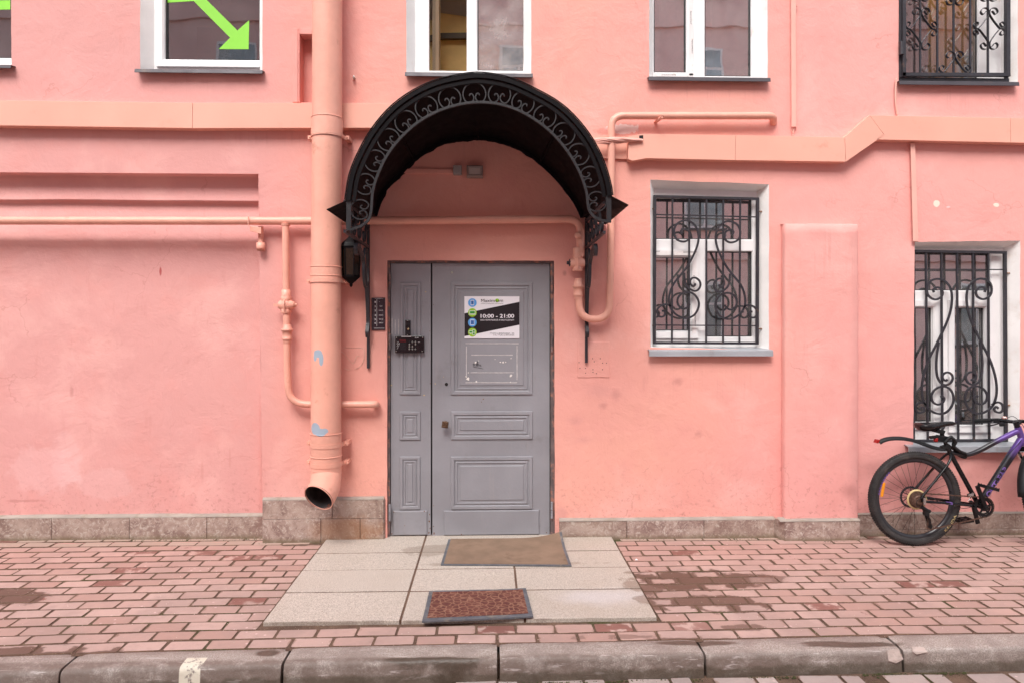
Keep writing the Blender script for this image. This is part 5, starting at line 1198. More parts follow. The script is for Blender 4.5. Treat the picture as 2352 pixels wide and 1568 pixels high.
# granite slabs in front of the door
slabs = tag(MB().box(SX0 + .012, SX1 - .012, SY1 + .014, .06, -.03, .0160).build('doorstep_paving', M_MORT, org=(0, 0, 0)), 'raised pavement of pale granite slabs in front of the door', kind='structure')
SR = [.07, -.335, -.672, -1.045, SY1]
xj1 = G(950, 1330).x; xj2 = G(1184, 1330).x
cols = [[SX0, xj1 - .01, SX1 - .42 + .0, SX1], [SX0, xj1 - .015, SX1], [SX0, xj1, xj2, SX1], [SX0, xj1 + .0, SX1 - .88, SX1]]
cols = [[SX0, xj1, SX1], [SX0, xj1, xj2 - .002, SX1], [SX0, xj1, xj2, SX1], [SX0, xj1, xj2 + .03, SX1]]
for r in range(4):
    for a, b_ in zip(cols[r][:-1], cols[r][1:]):
        m = MB(); e_ = .0065; y1, y0 = SR[r] - e_, SR[r + 1] + e_; zt = .0185 + random.uniform(-.0015, .002); n = 12
        top = [(a + e_ + (b_ - a - 2 * e_) * k / n, y0 + .004 * noise.noise(Vector((a + k * .9, r * 3.1, 0)))) for k in range(n + 1)] + [(b_ - e_ - (b_ - a - 2 * e_) * k / n, y1 + .004 * noise.noise(Vector((b_ + k * .9, r * 5.1, 0)))) for k in range(n + 1)]
        m.prism([(x, y, zt) for x, y in top], [(x, y, -.03) for x, y in top]); m.build('slab', M_SLAB, slabs, .003)
# kerb
kerb = tag(MB().box(-7.5, 8.5, -1.765, -1.70, -.22, -.05).build('kerb', M_MORT, org=(0, 0, 0)), 'worn granite kerb between sidewalk and road', kind='structure')
kx = [P(u, 1515, 1.85).x for u in (153, 652, 1145, 1620, 2080)]
kx = [kx[0] - 5.1, kx[0] - 4.1, kx[0] - 3.05, kx[0] - 2.04, kx[0] - 1.02] + kx + [kx[-1] + 1.0, kx[-1] + 2.02, kx[-1] + 3.03, kx[-1] + 4.05, kx[-1] + 5.05]
KP = [(a_ * 1.075, b__) for a_, b__ in [(0, -.13), (0, -.004), (-.004, .0005), (-.04, .002), (-.08, .001), (-.124, -.001), (-.137, -.0045), (-.1455, -.012), (-.149, -.026), (-.152, -.060), (-.155, -.10), (-.157, -.18)]]
M_CHIPK = pmat('broken_kerb_face', (.46, .37, .33), .9, .15, 20, .6, 90, dirt=(.3, .22, .19), dscale=20)
for i in range(len(kx) - 1):
    x0, x1 = kx[i] + .007, kx[i + 1] - .007; n = 22; vs = []; oy = random.uniform(-.006, .006); oz = random.uniform(-.004, .003); m_ = len(KP)
    for k in range(n + 1):
        t = k / n; x = x0 + (x1 - x0) * t; e_ = min(t, 1 - t) * (x1 - x0); rd = .005 * max(0, 1 - e_ / .012) ** 1.5
        for (py, pz) in KP:
            f = 1 if pz > -.09 and py < -.09 else .3
            nv = noise.noise(Vector((x * 5, py * 9, pz * 9 + i * 3))) * .005 * f + noise.noise(Vector((x * 14, py * 20, pz * 20 + i))) * .0035 * f
            vs.append((x + (.02 * (py / .2)) * (1 if 0 else 0) + nv * .3, warp(x, KY0 + py) + oy + nv + rd * (1 if py < -.08 else 0), pz + oz + nv * .7 - rd))
    fs = [(k * m_ + j, k * m_ + j + 1, (k + 1) * m_ + j + 1, (k + 1) * m_ + j) for k in range(n) for j in range(m_ - 1)]
    m = MB().add(vs, fs, True); e0 = len(m.v); m.add([vs[j] for j in range(m_)], [tuple(range(m_))]); m.add([vs[n * m_ + j] for j in range(m_)], [tuple(range(m_ - 1, -1, -1))])
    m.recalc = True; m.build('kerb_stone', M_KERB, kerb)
# broken corner patches on the kerb
for pts in ([(2036, 1492), (2062, 1489), (2070, 1502), (2074, 1513), (2058, 1522), (2040, 1517)], [(2094, 1484), (2120, 1485), (2130, 1497), (2104, 1502), (2096, 1496)]):
    q = []
    for u, v in pts:
        dx, dy, b_ = ray(u, v); t = 2.9
        while t < 3.9:
            X_, Y_, Z_ = dx * t, CAMY + dy * t, CAMZ + b_ * t; r_ = Y_ - kyb(X_); zs = -.13
            for (pa_, za), (pb_, zb_) in zip(KP[1:-1], KP[2:]):
                if pb_ <= r_ <= pa_: zs = za + (zb_ - za) * (pa_ - r_) / max(1e-6, pa_ - pb_)
            if r_ > KP[-1][0] and Z_ <= zs + .001: break
            t += .001
        q.append(Vector((X_, Y_ - .004, Z_ + .003)))
    MB().prism(q, [p - Vector((0, -.02, .02)) for p in q]).build('chipped_corner', M_CHIPK, kerb)
# road
road = tag(MB().box(-12, 13, -12, -1.83, -.4, -.116).build('road', M_MORT, org=(0, 0, 0)), 'brick paved yard road below the kerb', kind='structure')
RM = [mesh_of(v, M_ROADB, 'paver') for v in VAR]; U_ = .1065; cnt = 0; rest = MB(); rest.m2 = M_MORT; rest.local = True; rest.recalc = False; cand = []
RB = Matrix.Translation((.35, -1.862, 0)) @ Matrix.Rotation(radians(0), 4, 'Z')
for i in range(-60, 66):
    for j in range(-38, 0):
        r = (i - j) % 4
        if r == 0: c_ = (i + 1, j + .5, 0)
        elif r == 2: c_ = (i + .5, j, pi / 2)
        else: continue
        p = RB @ Vector((c_[0] * U_, c_[1] * U_, 0))
        cand.append((p.x, p.y + .0, c_[2]))
        if r == 2 and j == -1: pass
def seen(x, y):
    z_ = x * sin(YAW) + (y - CAMY) * cos(YAW)
    if z_ < .5: return False
    u = (x * cos(YAW) - (y - CAMY) * sin(YAW)) / z_ * F + 1176; v = 742 + F * 1.75 / z_
    return -80 < u < 2430 and v < 1600
for (x, y, rz) in cand:
    if y > -2.03 and rz > 0 : y -= 0
    if y + (.1 if rz else .05) > -1.848: 
        if rz: continue
    k = random.randrange(10); dz = -.108 + random.uniform(-.003, .002)
    if seen(x, y):
        o = bpy.data.objects.new('paver', RM[k]); COL.objects.link(o); o.parent = road; o.location = (x, y, dz); o.rotation_euler = (random.uniform(-.01, .01), random.uniform(-.01, .01), rz + random.uniform(-.01, .01))
    else:
        M_ = Matrix.Translation((x, y, dz)) @ Matrix.Rotation(rz, 4, 'Z'); rest.add([M_ @ Vector(q) for q in VAR[k][0]], VAR[k][1], False, random.random(), VAR[k][2])
ro = rest.build('paver_field', M_ROADB); ro.parent = road; ro['kind'] = 'stuff'
tag(MB().box(-60, 60, -70, 40, -1.5, -.42).build('ground', M_MORT, org=(0, 0, 0)), 'earth under the yard', kind='structure')

# ------------------------------------------------------------------ door mats
M_MAT1 = pmat('brown_ribbed_mat', (.25, .17, .12), .95, .14, 5, .9, 350, dirt=(.13, .08, .055), dscale=3, dth=(.55, .75), spec=.15)
def mat_sheet(corners, nx, ny, zfun, border, m_in, label, t=.006):
    """corners: far-left, far-right, near-right, near-left on the ground"""
    fl_, fr_, nr_, nl_ = corners
    def pt(s, t_):
        a = fl_.lerp(fr_, s); b_ = nl_.lerp(nr_, s); q = a.lerp(b_, t_); q.z = .0205 + zfun(s, t_); return q
    o = empty('door_mat', pt(.5, .5), label, 'door mat', 'door mats on the granite slabs')
    def sheet(s0, s1, t0, t1, nx, ny, dz, th):
        vs = []; n2 = (nx + 1) * (ny + 1)
        for k in (1, 0):
            for j in range(ny + 1):
                for i in range(nx + 1):
                    q = pt(s0 + (s1 - s0) * i / nx, t0 + (t1 - t0) * j / ny); q.z += dz + (th if k else 0); vs.append(q)
        fs = [(j * (nx + 1) + i, j * (nx + 1) + i + 1, (j + 1) * (nx + 1) + i + 1, (j + 1) * (nx + 1) + i) for j in range(ny) for i in range(nx)]
        fs2 = [tuple(n2 + q for q in f[::-1]) for f in fs]; per = [i for i in range(nx + 1)] + [j * (nx + 1) + nx for j in range(1, ny + 1)] + [ny * (nx + 1) + i for i in range(nx - 1, -1, -1)] + [j * (nx + 1) for j in range(ny - 1, 0, -1)]
        L_ = len(per); sd = [(per[i], per[(i + 1) % L_], n2 + per[(i + 1) % L_], n2 + per[i]) for i in range(L_)]
        m = MB(); m.add(vs, fs + fs2, True); m.add(vs, sd); return m
    sheet(0, 1, 0, 1, nx, ny, 0, t).build('border', M_RUBBER, o, .001)
    bs, bt = border; sheet(bs, 1 - bs, bt[0], 1 - bt[1], nx, ny, t - .001, .0035).build('pile', m_in, o)
    return o
c1 = [G(1030, 1239, .02), G(1290, 1236, .02), G(1313, 1300, .02), G(1012, 1298, .02)]
mat_sheet(c1, 30, 14, lambda s, t_: .045 * max(0, (s - .62) / .38) ** 2 * max(0, 1 - t_ / .45) ** 1.5 + .004 * max(0, s - .9) * 10 * (1 - t_), (.022, (.0, .035)), M_MAT1, 'larger plain brown door mat against the door with one curled corner')
mm, nt, b = newmat('red_patterned_mat'); p = wpos(nt)
vo = N(nt, 'ShaderNodeTexVoronoi'); vo.feature = 'DISTANCE_TO_EDGE'; vo.inputs['Scale'].default_value = 26; mpn = N(nt, 'ShaderNodeMapping'); mpn.inputs['Scale'].default_value = (1, 1.0, 1)
nn = N(nt, 'ShaderNodeTexNoise'); nn.inputs['Scale'].default_value = 14; L(nt, p, nn.inputs['Vector'])
ad = N(nt, 'ShaderNodeVectorMath'); ad.operation = 'ADD'; sc = N(nt, 'ShaderNodeVectorMath'); sc.operation = 'SCALE'; sc.inputs['Scale'].default_value = .045; L(nt, nn.outputs['Color'], sc.inputs[0]); L(nt, p, ad.inputs[0]); L(nt, sc.outputs[0], ad.inputs[1]); L(nt, ad.outputs[0], vo.inputs['Vector'])
e_ = mrange(nt, vo.outputs['Distance'], .03, .13, 1, 0); c = mixc(nt, mrange(nt, noi(nt, p, 22, 6, .7), .35, .7), (.105, .038, .032), (.175, .07, .052))
c = mixc(nt, mth(nt, 'MULTIPLY', e_, mrange(nt, noi(nt, p, 60, 4, .7), .3, .6, .25, .8)), c, (.29, .155, .105)); L(nt, c, b.inputs['Base Color']); b.inputs['Roughness'].default_value = .95; b.inputs['Specular IOR Level'].default_value = .15
bump(nt, b, mth(nt, 'ADD', noi(nt, p, 320, 3), mth(nt, 'MULTIPLY', e_, -.6)), .7, .003)
c2 = [G(986, 1359, .02), G(1208, 1354, .02), G(1225, 1420, .02), G(969, 1432, .02)]
mat_sheet(c2, 30, 14, lambda s, t_: .006 * max(0, t_ - .8) * 5 * (1 - .5 * s) + .004 * max(0, s - .8) * 5, (.04, (.06, .10)), mm, 'smaller reddish patterned door mat with a black rubber border near the kerb', .009)

# moss along the foot of the wall and in the slab edge
M_MOSS = pmat('moss', (.048, .050, .014), .95, .5, 30, .8, 200, dirt=(.09, .06, .03), dscale=30)
ms = MB(); ms.recalc = False
def clump(x, y, z, r):
    n = 5; vs = [(x + cos(2 * pi * k / n + r * 99) * r * random.uniform(.6, 1.3), y + sin(2 * pi * k / n + r * 99) * r * random.uniform(.5, 1), z) for k in range(n)] + [(x + random.uniform(-r, r) * .4, y, z + r * random.uniform(.5, 1.0))]
    ms.add(vs, [(k, (k + 1) % n, n) for k in range(n)], True)
for k in range(2600):
    x = random.uniform(-4.5, 4.6); yb = .065 if x < NX else (-.04 if x < P(1800, 1200).x else (-.125 if x < xq1 else -.022))
    if SX0 + .3 < x < SX1 and random.random() < .9: continue
    d = noise.noise(Vector((x * 1.6, 2.2, 0)))
    if d < .05 + random.uniform(-.1, .2): continue
    clump(x, yb - abs(random.gauss(0, .018)), -.004, random.uniform(.003, .009))
for k in range(900):
    x = random.uniform(SX0 - .05, SX1 + .06); clump(x, SY1 - .008 - abs(random.gauss(0, .014)) * (1.6 if noise.noise(Vector((x * 3, 0, 0))) > .1 else .6), -.008, random.uniform(.002, .006))
for k in range(900):
    x = random.uniform(-3, 3.4)
    if noise.noise(Vector((x * 2.1, 7, 0))) > -.05: clump(x, kyb(x) - .176 - abs(random.gauss(0, .012)), -.112, random.uniform(.003, .009))
mo = ms.build('moss', M_MOSS, org=(0, 0, 0)); tag(mo, 'green moss and grit along the foot of the plinth and slabs', kind='stuff')
# grit and pale specks lying about
gb = MB(); gb.recalc = False
for k in range(1500):
    x = random.uniform(-3.6, 3.9); y = -abs(random.random()) ** .8 * 1.68 - .03; r = random.choice((.0012, .0018, .0018, .0028))
    z = .021 if (SX0 < x < SX1 and y > SY1) else .0015
    a = random.uniform(0, 6); gb.add([(x + cos(a) * r, y + sin(a) * r, z - .001), (x + cos(a + 2.2) * r, y + sin(a + 2.2) * r, z - .001), (x + cos(a + 4.1) * r * 1.6, y + sin(a + 4.1) * r * 1.6, z - .001), (x, y, z + r * .7)], [(0, 1, 3), (1, 2, 3), (2, 0, 3)])
tag(gb.build('grit', pmat('pale_grit', (.55, .47, .40), .9, .5, 90), org=(0, 0, 0)), 'scattered pale grit on the sidewalk and slabs', kind='stuff')
# litter
lt = [(G(1462, 1286), .012), (G(2230, 1225), .006), (G(600, 1290), .006), (G(480, 1262), .005), (G(1345, 1500), .004), (G(1580, 1402), .006)]
for i, (q, r) in enumerate(lt[:2]):
    m = MB(); m.add([q + Vector((-r, 0, .003)), q + Vector((0, -r, .006)), q + Vector((r, .003, .003)), q + Vector((0, r, .010)), q + Vector((-r * .3, r * .3, 0))], [(0, 1, 2), (0, 2, 3), (0, 3, 4)]); tag(m.build('paper_scrap', M_WPRT), ('white crumpled paper scrap on the bricks right of the slabs', 'tiny white scrap on the bricks near the bicycle')[i], 'litter')

# ------------------------------------------------------------------ bicycle (drive side towards the street)
bk = empty('bicycle', (0, 0, 0), 'black and purple mountain bicycle with mudguards leaning on the window sill at the right', 'bicycle')
hub_g = G(2103.5, 1249.5); bk.location = (hub_g.x - .016, hub_g.y - .012, .001); LEAN = radians(-.8)
bk.rotation_euler = (LEAN, 0, 0)
M_TYRE = pmat('tyre_rubber', (.024, .021, .021), .8, .25, 14, .4, 120, dirt=(.085, .068, .06), dscale=9, dth=(.5, .75))
M_RIM = pmat('black_rim', (.022, .022, .026), .35, .1); M_BKB = pmat('bike_black', (.004, .004, .005), .25, .1, spec=.35, coat=.12); M_PLAS = pmat('black_plastic', (.010, .010, .011), .5, .2, 9, .2, 60, spec=.3)
M_CHAIN = pmat('rusty_chain', (.13, .075, .055), .5, .4, 60, .5, 200, metal=.5); M_CRM = pmat('chrome', (.6, .6, .6), .2, .1, metal=1)
M_YEL = pmat('yellowed_plastic', (.55, .42, .20), .5, .15, 9); M_RED = pmat('red_reflector', (.30, .012, .012), .2, .1); M_ORG = pmat('orange_reflector', (.70, .25, .015), .25, .1)
mf, nt, b = newmat('purple_fade_paint'); p = opos(nt); sx = N(nt, 'ShaderNodeSeparateXYZ'); L(nt, p, sx.inputs[0])
c = mixc(nt, mrange(nt, mth(nt, 'ADD', sx.outputs[0], mth(nt, 'MULTIPLY', sx.outputs[2], 1.0)), 1.34, 1.50), (.010, .010, .014), (.12, .06, .27)); L(nt, c, b.inputs['Base Color']); b.inputs['Roughness'].default_value = .28; b.inputs['Coat Weight'].default_value = .6; b.inputs['Metallic'].default_value = .3
M_PUR = pmat('purple_print', (.14, .075, .28), .4)
class LB(MB): local = True
def bb(m, name, mat, par=bk, bev=0):
    o = m.build(name, mat, None, bev); o.parent = par; return o
def K(x, y, lat=0.0): return Vector(((x - 690) / 1390, lat, (1503 - y) / 1390))   # picture crop -> bike plane; lat<0 towards the street
def wheel(cx, cz, nm, par, steer=None):
    T = Matrix.Translation((cx, 0, cz))
    if steer is not None: T = Matrix.Translation((cx, 0, cz)) @ steer
    tr = lambda m: (setattr(m, 'v', [T @ q for q in m.v]), m)[1]
    t = LB(); R0 = .318; r0 = .0275; n = 84; m_ = 12
    t.tube([Vector((cos(2 * pi * k / n) * R0, 0, sin(2 * pi * k / n) * R0)) for k in range(n)], r0, m_, closed=True)
    ty = bb(tr(t), 'wheel', M_TYRE, par)
    kn = LB(); kn.recalc = True
    for k in range(118):
        a = 2 * pi * k / 118; rd = Vector((cos(a), 0, sin(a))); tg = Vector((-sin(a), 0, cos(a)))
        for ph, off in ((-62, 0), (-28, .5), (0, 0), (28, .5), (62, 0)):
            a2 = a + off * 2 * pi / 118; rd = Vector((cos(a2), 0, sin(a2))); tg = Vector((-sin(a2), 0, cos(a2))); ax = Vector((0, 1, 0)) * sin(radians(ph)) + rd * cos(radians(ph)); sd_ = tg.cross(ax)
            kn.obox(rd * R0 + ax * (r0 + .0015), tg * .0045, sd_ * (.0045 if abs(ph) < 40 else .0035), ax * .0028)
    o = bb(tr(kn), 'tread_knobs', M_TYRE, ty); o['kind'] = 'stuff'
    rm = LB(); RI = .286
    prof = [(-.013, RI + .008), (-.014, RI + .002), (-.012, RI - .004), (-.007, RI - .016), (.007, RI - .016), (.012, RI - .004), (.014, RI + .002), (.013, RI + .008)]
    rm.lathe((0, 0, 0), (0, 1, 0), prof, 72, True, False); bb(tr(rm), 'rim', M_RIM, ty)
    hb = LB(); hb.lathe((0, -.055, 0), (0, 1, 0), [(0, .012), (.02, .012), (.022, .026), (.028, .026), (.03, .015), (.08, .015), (.082, .026), (.088, .026), (.09, .012), (.11, .012)], 20); bb(tr(hb), 'hub', M_RIM, ty)
    for k in range(32):
        sdd = 1 if k % 2 else -1; a = 2 * pi * k / 32; cr = (.9 if (k // 2) % 2 else -.9)
        s_ = LB().tube([Vector((cos(a + cr) * .024, sdd * .028, sin(a + cr) * .024)), Vector((cos(a) * (RI - .012), sdd * .003, sin(a) * (RI - .012)))], .0011, 5); bb(tr(s_), 'spoke', M_CHAIN if k % 5 == 0 else M_BKB, ty)
    dr_ = LB(); dr_.lathe((0, .045, 0), (0, 1, 0), [(0, .020), (.002, .020)], 20)
    dr_.tube([Vector((cos(2 * pi * k / 48) * .072, .046, sin(2 * pi * k / 48) * .072)) for k in range(48)], 0, sq=(.014, .002), up=(0, 1, 0), closed=True)
    for k in range(6): a = k * pi / 3; dr_.tube([Vector((cos(a) * .018, .046, sin(a) * .018)), Vector((cos(a + .5) * .066, .046, sin(a + .5) * .066))], 0, sq=(.006, .002), up=(0, 1, 0))
    for k in range(40): a = 2 * pi * k / 40; dr_.obox(Vector((cos(a) * .080, .046, sin(a) * .080)), Vector((-sin(a), 0, cos(a))) * .0035, (0, .001, 0), Vector((cos(a), 0, sin(a))) * .0025)
    bb(tr(dr_), 'brake_disc', M_IRON, ty)
    return ty, tr
HZ = .3455
rw, trr = wheel(0, HZ, 'rear', bk)
rf = LB(); c_ = K(350, 927, -.012); rf.obox(c_, Vector((.0105, 0, .0)), (0, .005, 0), Vector((.010, 0, .052))); bb(rf, 'spoke_reflector', M_ORG, rw, .004)
# rim lettering in purple
for k in range(9):
    a = radians(136 + k * 4.5); s_ = LB().obox(Vector((cos(a) * .276, -.0125, HZ + sin(a) * .276)), Vector((-sin(a), 0, cos(a))) * .006, (0, .0008, 0), Vector((cos(a), 0, sin(a))) * .005); bb(s_, 'rim_print', M_PUR, rw)
# word on the tyre wall
def local_text(txt, mat, par, A, dirv, upv, ln, h, nm='lettering', bold=.0, lat=None):
    cu = bpy.data.curves.new('t', 'FONT'); cu.body = txt; cu.offset = bold; to = bpy.data.objects.new('t', cu); COL.objects.link(to)
    dg = bpy.context.evaluated_depsgraph_get(); me = bpy.data.meshes.new_from_object(to.evaluated_get(dg)); bpy.data.objects.remove(to); bpy.data.curves.remove(cu)
    xs = [v.co.x for v in me.vertices]; ys = [v.co.y for v in me.vertices]; ax, bx_, ay, by = min(xs), max(xs), min(ys), max(ys)
    for v in me.vertices:
        s_, t_ = (v.co.x - ax) / (bx_ - ax), (v.co.y - ay) / (by - ay); q = A + dirv * (s_ * ln) + upv * (t_ * h)
        if lat: q = lat(q, s_, t_)
        v.co = q
    me.materials.clear(); me.materials.append(mat); o = bpy.data.objects.new(nm, me); COL.objects.link(o); o.parent = par; return o
ctr = Vector((0, 0, HZ))
def on_tyre(q, s_, t_):
    a = radians(-48 + s_ * 26); r = .308 + t_ * .018; yy = -sqrt(max(1e-8, .0283 ** 2 - (r - .318) ** 2)) - .0012; return Vector((cos(a) * r, yy, HZ + sin(a) * r))
local_text('KENDA', M_YEL, rw, Vector(), Vector((1, 0, 0)), Vector((0, 0, 1)), 1, 1, lat=lambda q, s_, t_: on_tyre(q, s_, 1 - t_))
# frame
fr = LB()
BBc = Vector((.490, 0, .290)); HT = Vector((.800, 0, .855)); HB = Vector((.838, 0, .755)); ST = K(1068, 545); SB = BBc
fr.tube(cat_rom([K(1080, 550), K(1160, 566), K(1250, 576), K(1330, 555), K(1400, 525), K(1520, 462), K(1640, 402), K(1740, 355), K(1800, 330)], 5), [.0150 + .0065 * k / 40 for k in range(41)], 16)
DT0 = BBc + Vector((.005, 0, .012)); DT1 = Vector((.826, 0, .785))
n = 12; fr.tube([DT0.lerp(DT1, k / n) for k in range(n + 1)], [.0215 + .006 * min(1, k / n * 1.6) for k in range(n + 1)], 18)
fr.tube([HT + Vector((-.006, 0, .018)), HB + Vector((.006, 0, -.018))], .0235, 18)
fm_ = bb(fr, 'frame', mf)
ft = LB(); ft.tube([ST + Vector((-.008, 0, .03)), ST, SB], .0165, 16); ft.lathe((BBc.x, -.037, BBc.z), (0, 1, 0), [(0, .021), (.074, .021)], 18); bb(ft, 'seat_tube', M_BKB)
for sd_ in (-1, 1):
    s_ = LB(); s_.tube(cat_rom([ST + Vector((0, sd_ * .012, -.01)), ST + Vector((-.03, sd_ * .045, -.055)), K(950, 720, sd_ * .055), Vector((.035, sd_ * .062, HZ + .045)), Vector((.012, sd_ * .064, HZ + .01))], 6), .0088, 12); bb(s_, 'seat_stay', M_BKB)
    s_ = LB(); s_.tube(cat_rom([BBc + Vector((-.02, sd_ * .03, 0)), Vector((.36, sd_ * .042, .305)), Vector((.20, sd_ * .058, .325)), Vector((.06, sd_ * .064, HZ - .01)), Vector((.015, sd_ * .064, HZ))], 6), .0100, 12); bb(s_, 'chain_stay', M_BKB)
B_ = LB().obox(K(1000, 1052, -.0605), Vector((.024, 0, -.004)), (0, .004, 0), Vector((0, 0, .0085))); bb(B_, 'stay_print', M_PUR)
# down tube lettering
dd = (DT1 - DT0).normalized(); upv = Vector((-dd.z, 0, dd.x))
A = DT0 + dd * .075 - upv * .017
def on_tube(q, s_, t_):
    r = (t_ - .5) * .034; return Vector((q.x, -sqrt(max(0, .0268 ** 2 - r * r)) - .0012 - 0.0005, q.z))
local_text('OUTLEAP', M_PUR, fm_, A, dd, upv, .255, .034, bold=.03, lat=on_tube)
for t_ in (.42, .56): q = DT0.lerp(DT1, t_) + upv * .0265; bb(LB().lathe(q, upv, [(0, .004), (.004, .004)], 8), 'bottle_bolt', M_CRM)
# seat post, saddle
sp = LB(); sp.tube([ST + Vector((-.012, 0, .02)), K(985, 355)], .0138, 14); bb(sp, 'seat_post', M_BKB)
bb(LB().lathe(ST + Vector((-.010, 0, .018)), (ST - SB), [(0, .021), (.022, .021)], 16), 'seat_clamp', M_PLAS)
sa = LB(); n = 18; rings = []
prof = [(720, 272, .034, 22), (738, 268, .058, 52), (790, 268, .074, 66), (850, 270, .070, 64), (910, 262, .055, 54), (970, 254, .038, 44), (1040, 246, .026, 36), (1095, 244, .022, 34), (1128, 250, .013, 18)]
for (x, y, hw, hh) in prof:
    c_ = K(x, y); hh = hh / 1390; ring = []
    for k in range(16):
        a = 2 * pi * k / 16; z_ = sin(a); yq = cos(a)
        ring.append(c_ + Vector((0, yq * hw, (z_ * hh * .35 if z_ > 0 else z_ * hh * 1.05) + .004)))
    rings.append(ring)
vs = [q for g in rings for q in g]; sa.add(vs, [(i * 16 + k, i * 16 + (k + 1) % 16, (i + 1) * 16 + (k + 1) % 16, (i + 1) * 16 + k) for i in range(len(rings) - 1) for k in range(16)] + [tuple(range(16)), tuple(range(len(vs) - 16, len(vs)))], True)
bb(sa, 'saddle', M_BKB)
for sd_ in (-1, 1): s_ = LB().tube(cat_rom([K(800, 285, sd_ * .03), K(850, 320, sd_ * .022), K(920, 328, sd_ * .02), K(985, 305, sd_ * .02), K(1010, 270, sd_ * .012)], 5), .0035, 8); bb(s_, 'saddle_rail', M_BKB)
s_ = LB().obox(K(958, 330), (.030, 0, -.008), (0, .024, 0), (.006, 0, .014)); bb(s_, 'saddle_clamp', M_PLAS, bk, .004)
# rear mudguard with reflector, light, lock
mg = LB(); pts = cat_rom([K(305, 432), K(340, 408), K(400, 388), K(480, 380), K(570, 384), K(660, 400), K(760, 428), K(850, 462), K(930, 488), K(1010, 497)], 5); sec = []
for i, q in enumerate(pts):
    t = (pts[min(i + 1, len(pts) - 1)] - pts[max(i - 1, 0)]).normalized(); nv = Vector((-t.z, 0, t.x)); w_ = .022 + .012 * min(1, i / 20) - .012 * max(0, (i - 34) / 12)
    for k in range(7): a = (k - 3) / 3; sec.append(q + Vector((0, a * w_, 0)) - nv * (.024 * a * a))
m1 = len(sec); fs = [(i * 7 + k, i * 7 + k + 1, (i + 1) * 7 + k + 1, (i + 1) * 7 + k) for i in range(len(pts) - 1) for k in range(6)]
mg.add(sec, fs, True); o = bb(mg, 'rear_mudguard', M_PLAS); md = o.modifiers.new('thick', 'SOLIDIFY'); md.thickness = .003
s_ = LB().obox(K(298, 428, 0), (.010, 0, .0), (0, .021, 0), (.006, 0, .0125)); bb(s_, 'tail_reflector', M_RED, o, .002)
s_ = LB().obox(K(1020, 490), (.030, 0, .010), (0, .016, 0), (-.004, 0, .012)); bb(s_, 'mudguard_clamp', M_PLAS, bk, .003)
s_ = LB().lathe(K(923, 440), (0, 0, 1), [(0, .010), (.004, .0155), (.030, .0155), (.034, .008)], 16); bb(s_, 'rear_light', M_RED)
s_ = LB().obox(K(900, 390), (.032, 0, .004), (0, .016, 0), (0, 0, .010)); s_.obox(K(990, 405), (.04, 0, -.006), (0, .018, 0), (0, 0, .022)); bb(s_, 'combination_lock', M_PLAS, bk, .005)
lk = LB()
for off in (0, .012, -.01): lk.tube(cat_rom([K(1000 + off * 900, 440, -.02 + off), K(1050, 385 + off * 500, -.035), K(1095, 430, -.03 - off), K(1085, 480 + off * 600, -.025), K(1140, 525, -.02 + off), K(1215, 560, -.014 - off), K(1225, 600, .0 + off), K(1180, 585, .02), K(1150, 540, .012), K(1060, 470, .02)], 5), .0105, 8)
bb(lk, 'chain_lock_sleeve', M_PLAS)
# drivetrain
cs = LB(); cs.lathe((0, -.058, HZ), (0, 1, 0), [(0, .030), (.003, .034), (.003, .028), (.006, .040), (.006, .03), (.010, .046), (.010, .03), (.014, .052), (.014, .03), (.018, .058), (.018, .03), (.022, .063), (.024, .063), (.024, .02)], 40, False); bb(cs, 'cassette', M_CHAIN)
bb(LB().lathe((0, -.030, HZ), (0, 1, 0), [(0, .055), (-.004, .074), (.001, .075), (.003, .055)], 40), 'spoke_guard', M_YEL)
cr = LB()
cc = Vector((BBc.x + .003, -.052, BBc.z)); tt = 42
cr.lathe(cc, (0, 1, 0), [(0, .030), (.003, .030)], 24); pts = []
cr.tube([cc + Vector((cos(2 * pi * k / 60) * .063, 0, sin(2 * pi * k / 60) * .063)) for k in range(60)], 0, sq=(.016, .004), up=(0, 1, 0), closed=True)
for k in range(5): a = k * 2 * pi / 5 + .3; cr.tube([cc, cc + Vector((cos(a) * .06, 0, sin(a) * .06))], 0, sq=(.014, .004), up=(0, 1, 0))
for k in range(tt): a = 2 * pi * k / tt; cr.obox(cc + Vector((cos(a) * .0735, 0, sin(a) * .0735)), Vector((-sin(a), 0, cos(a))) * .0025, (0, .0018, 0), Vector((cos(a), 0, sin(a))) * .004)
cr.tube([cc + Vector((cos(2 * pi * k / 60) * .052, .010, sin(2 * pi * k / 60) * .052)) for k in range(60)], 0, sq=(.010, .004), up=(0, 1, 0), closed=True)
ck = bb(cr, 'chainring', M_PLAS)
pe1 = Vector((.428, -.09, .452)); pe2 = Vector((.535, .09, .135))
for (pe, y0) in ((pe1, -.068), (pe2, .068)):
    s_ = LB().tube([Vector((cc.x, y0, cc.z)), Vector((pe.x, y0 - .004 * (1 if y0 < 0 else -1), pe.z))], 0, sq=(.030, .016), up=(0, 1, 0)); s_.lathe(Vector((cc.x, y0 + (.01 if y0 > 0 else -.010), cc.z)), (0, 1, 0), [(-.008, .014), (.008, .018)], 16); bb(s_, 'crank_arm', M_PLAS, bk, .004)
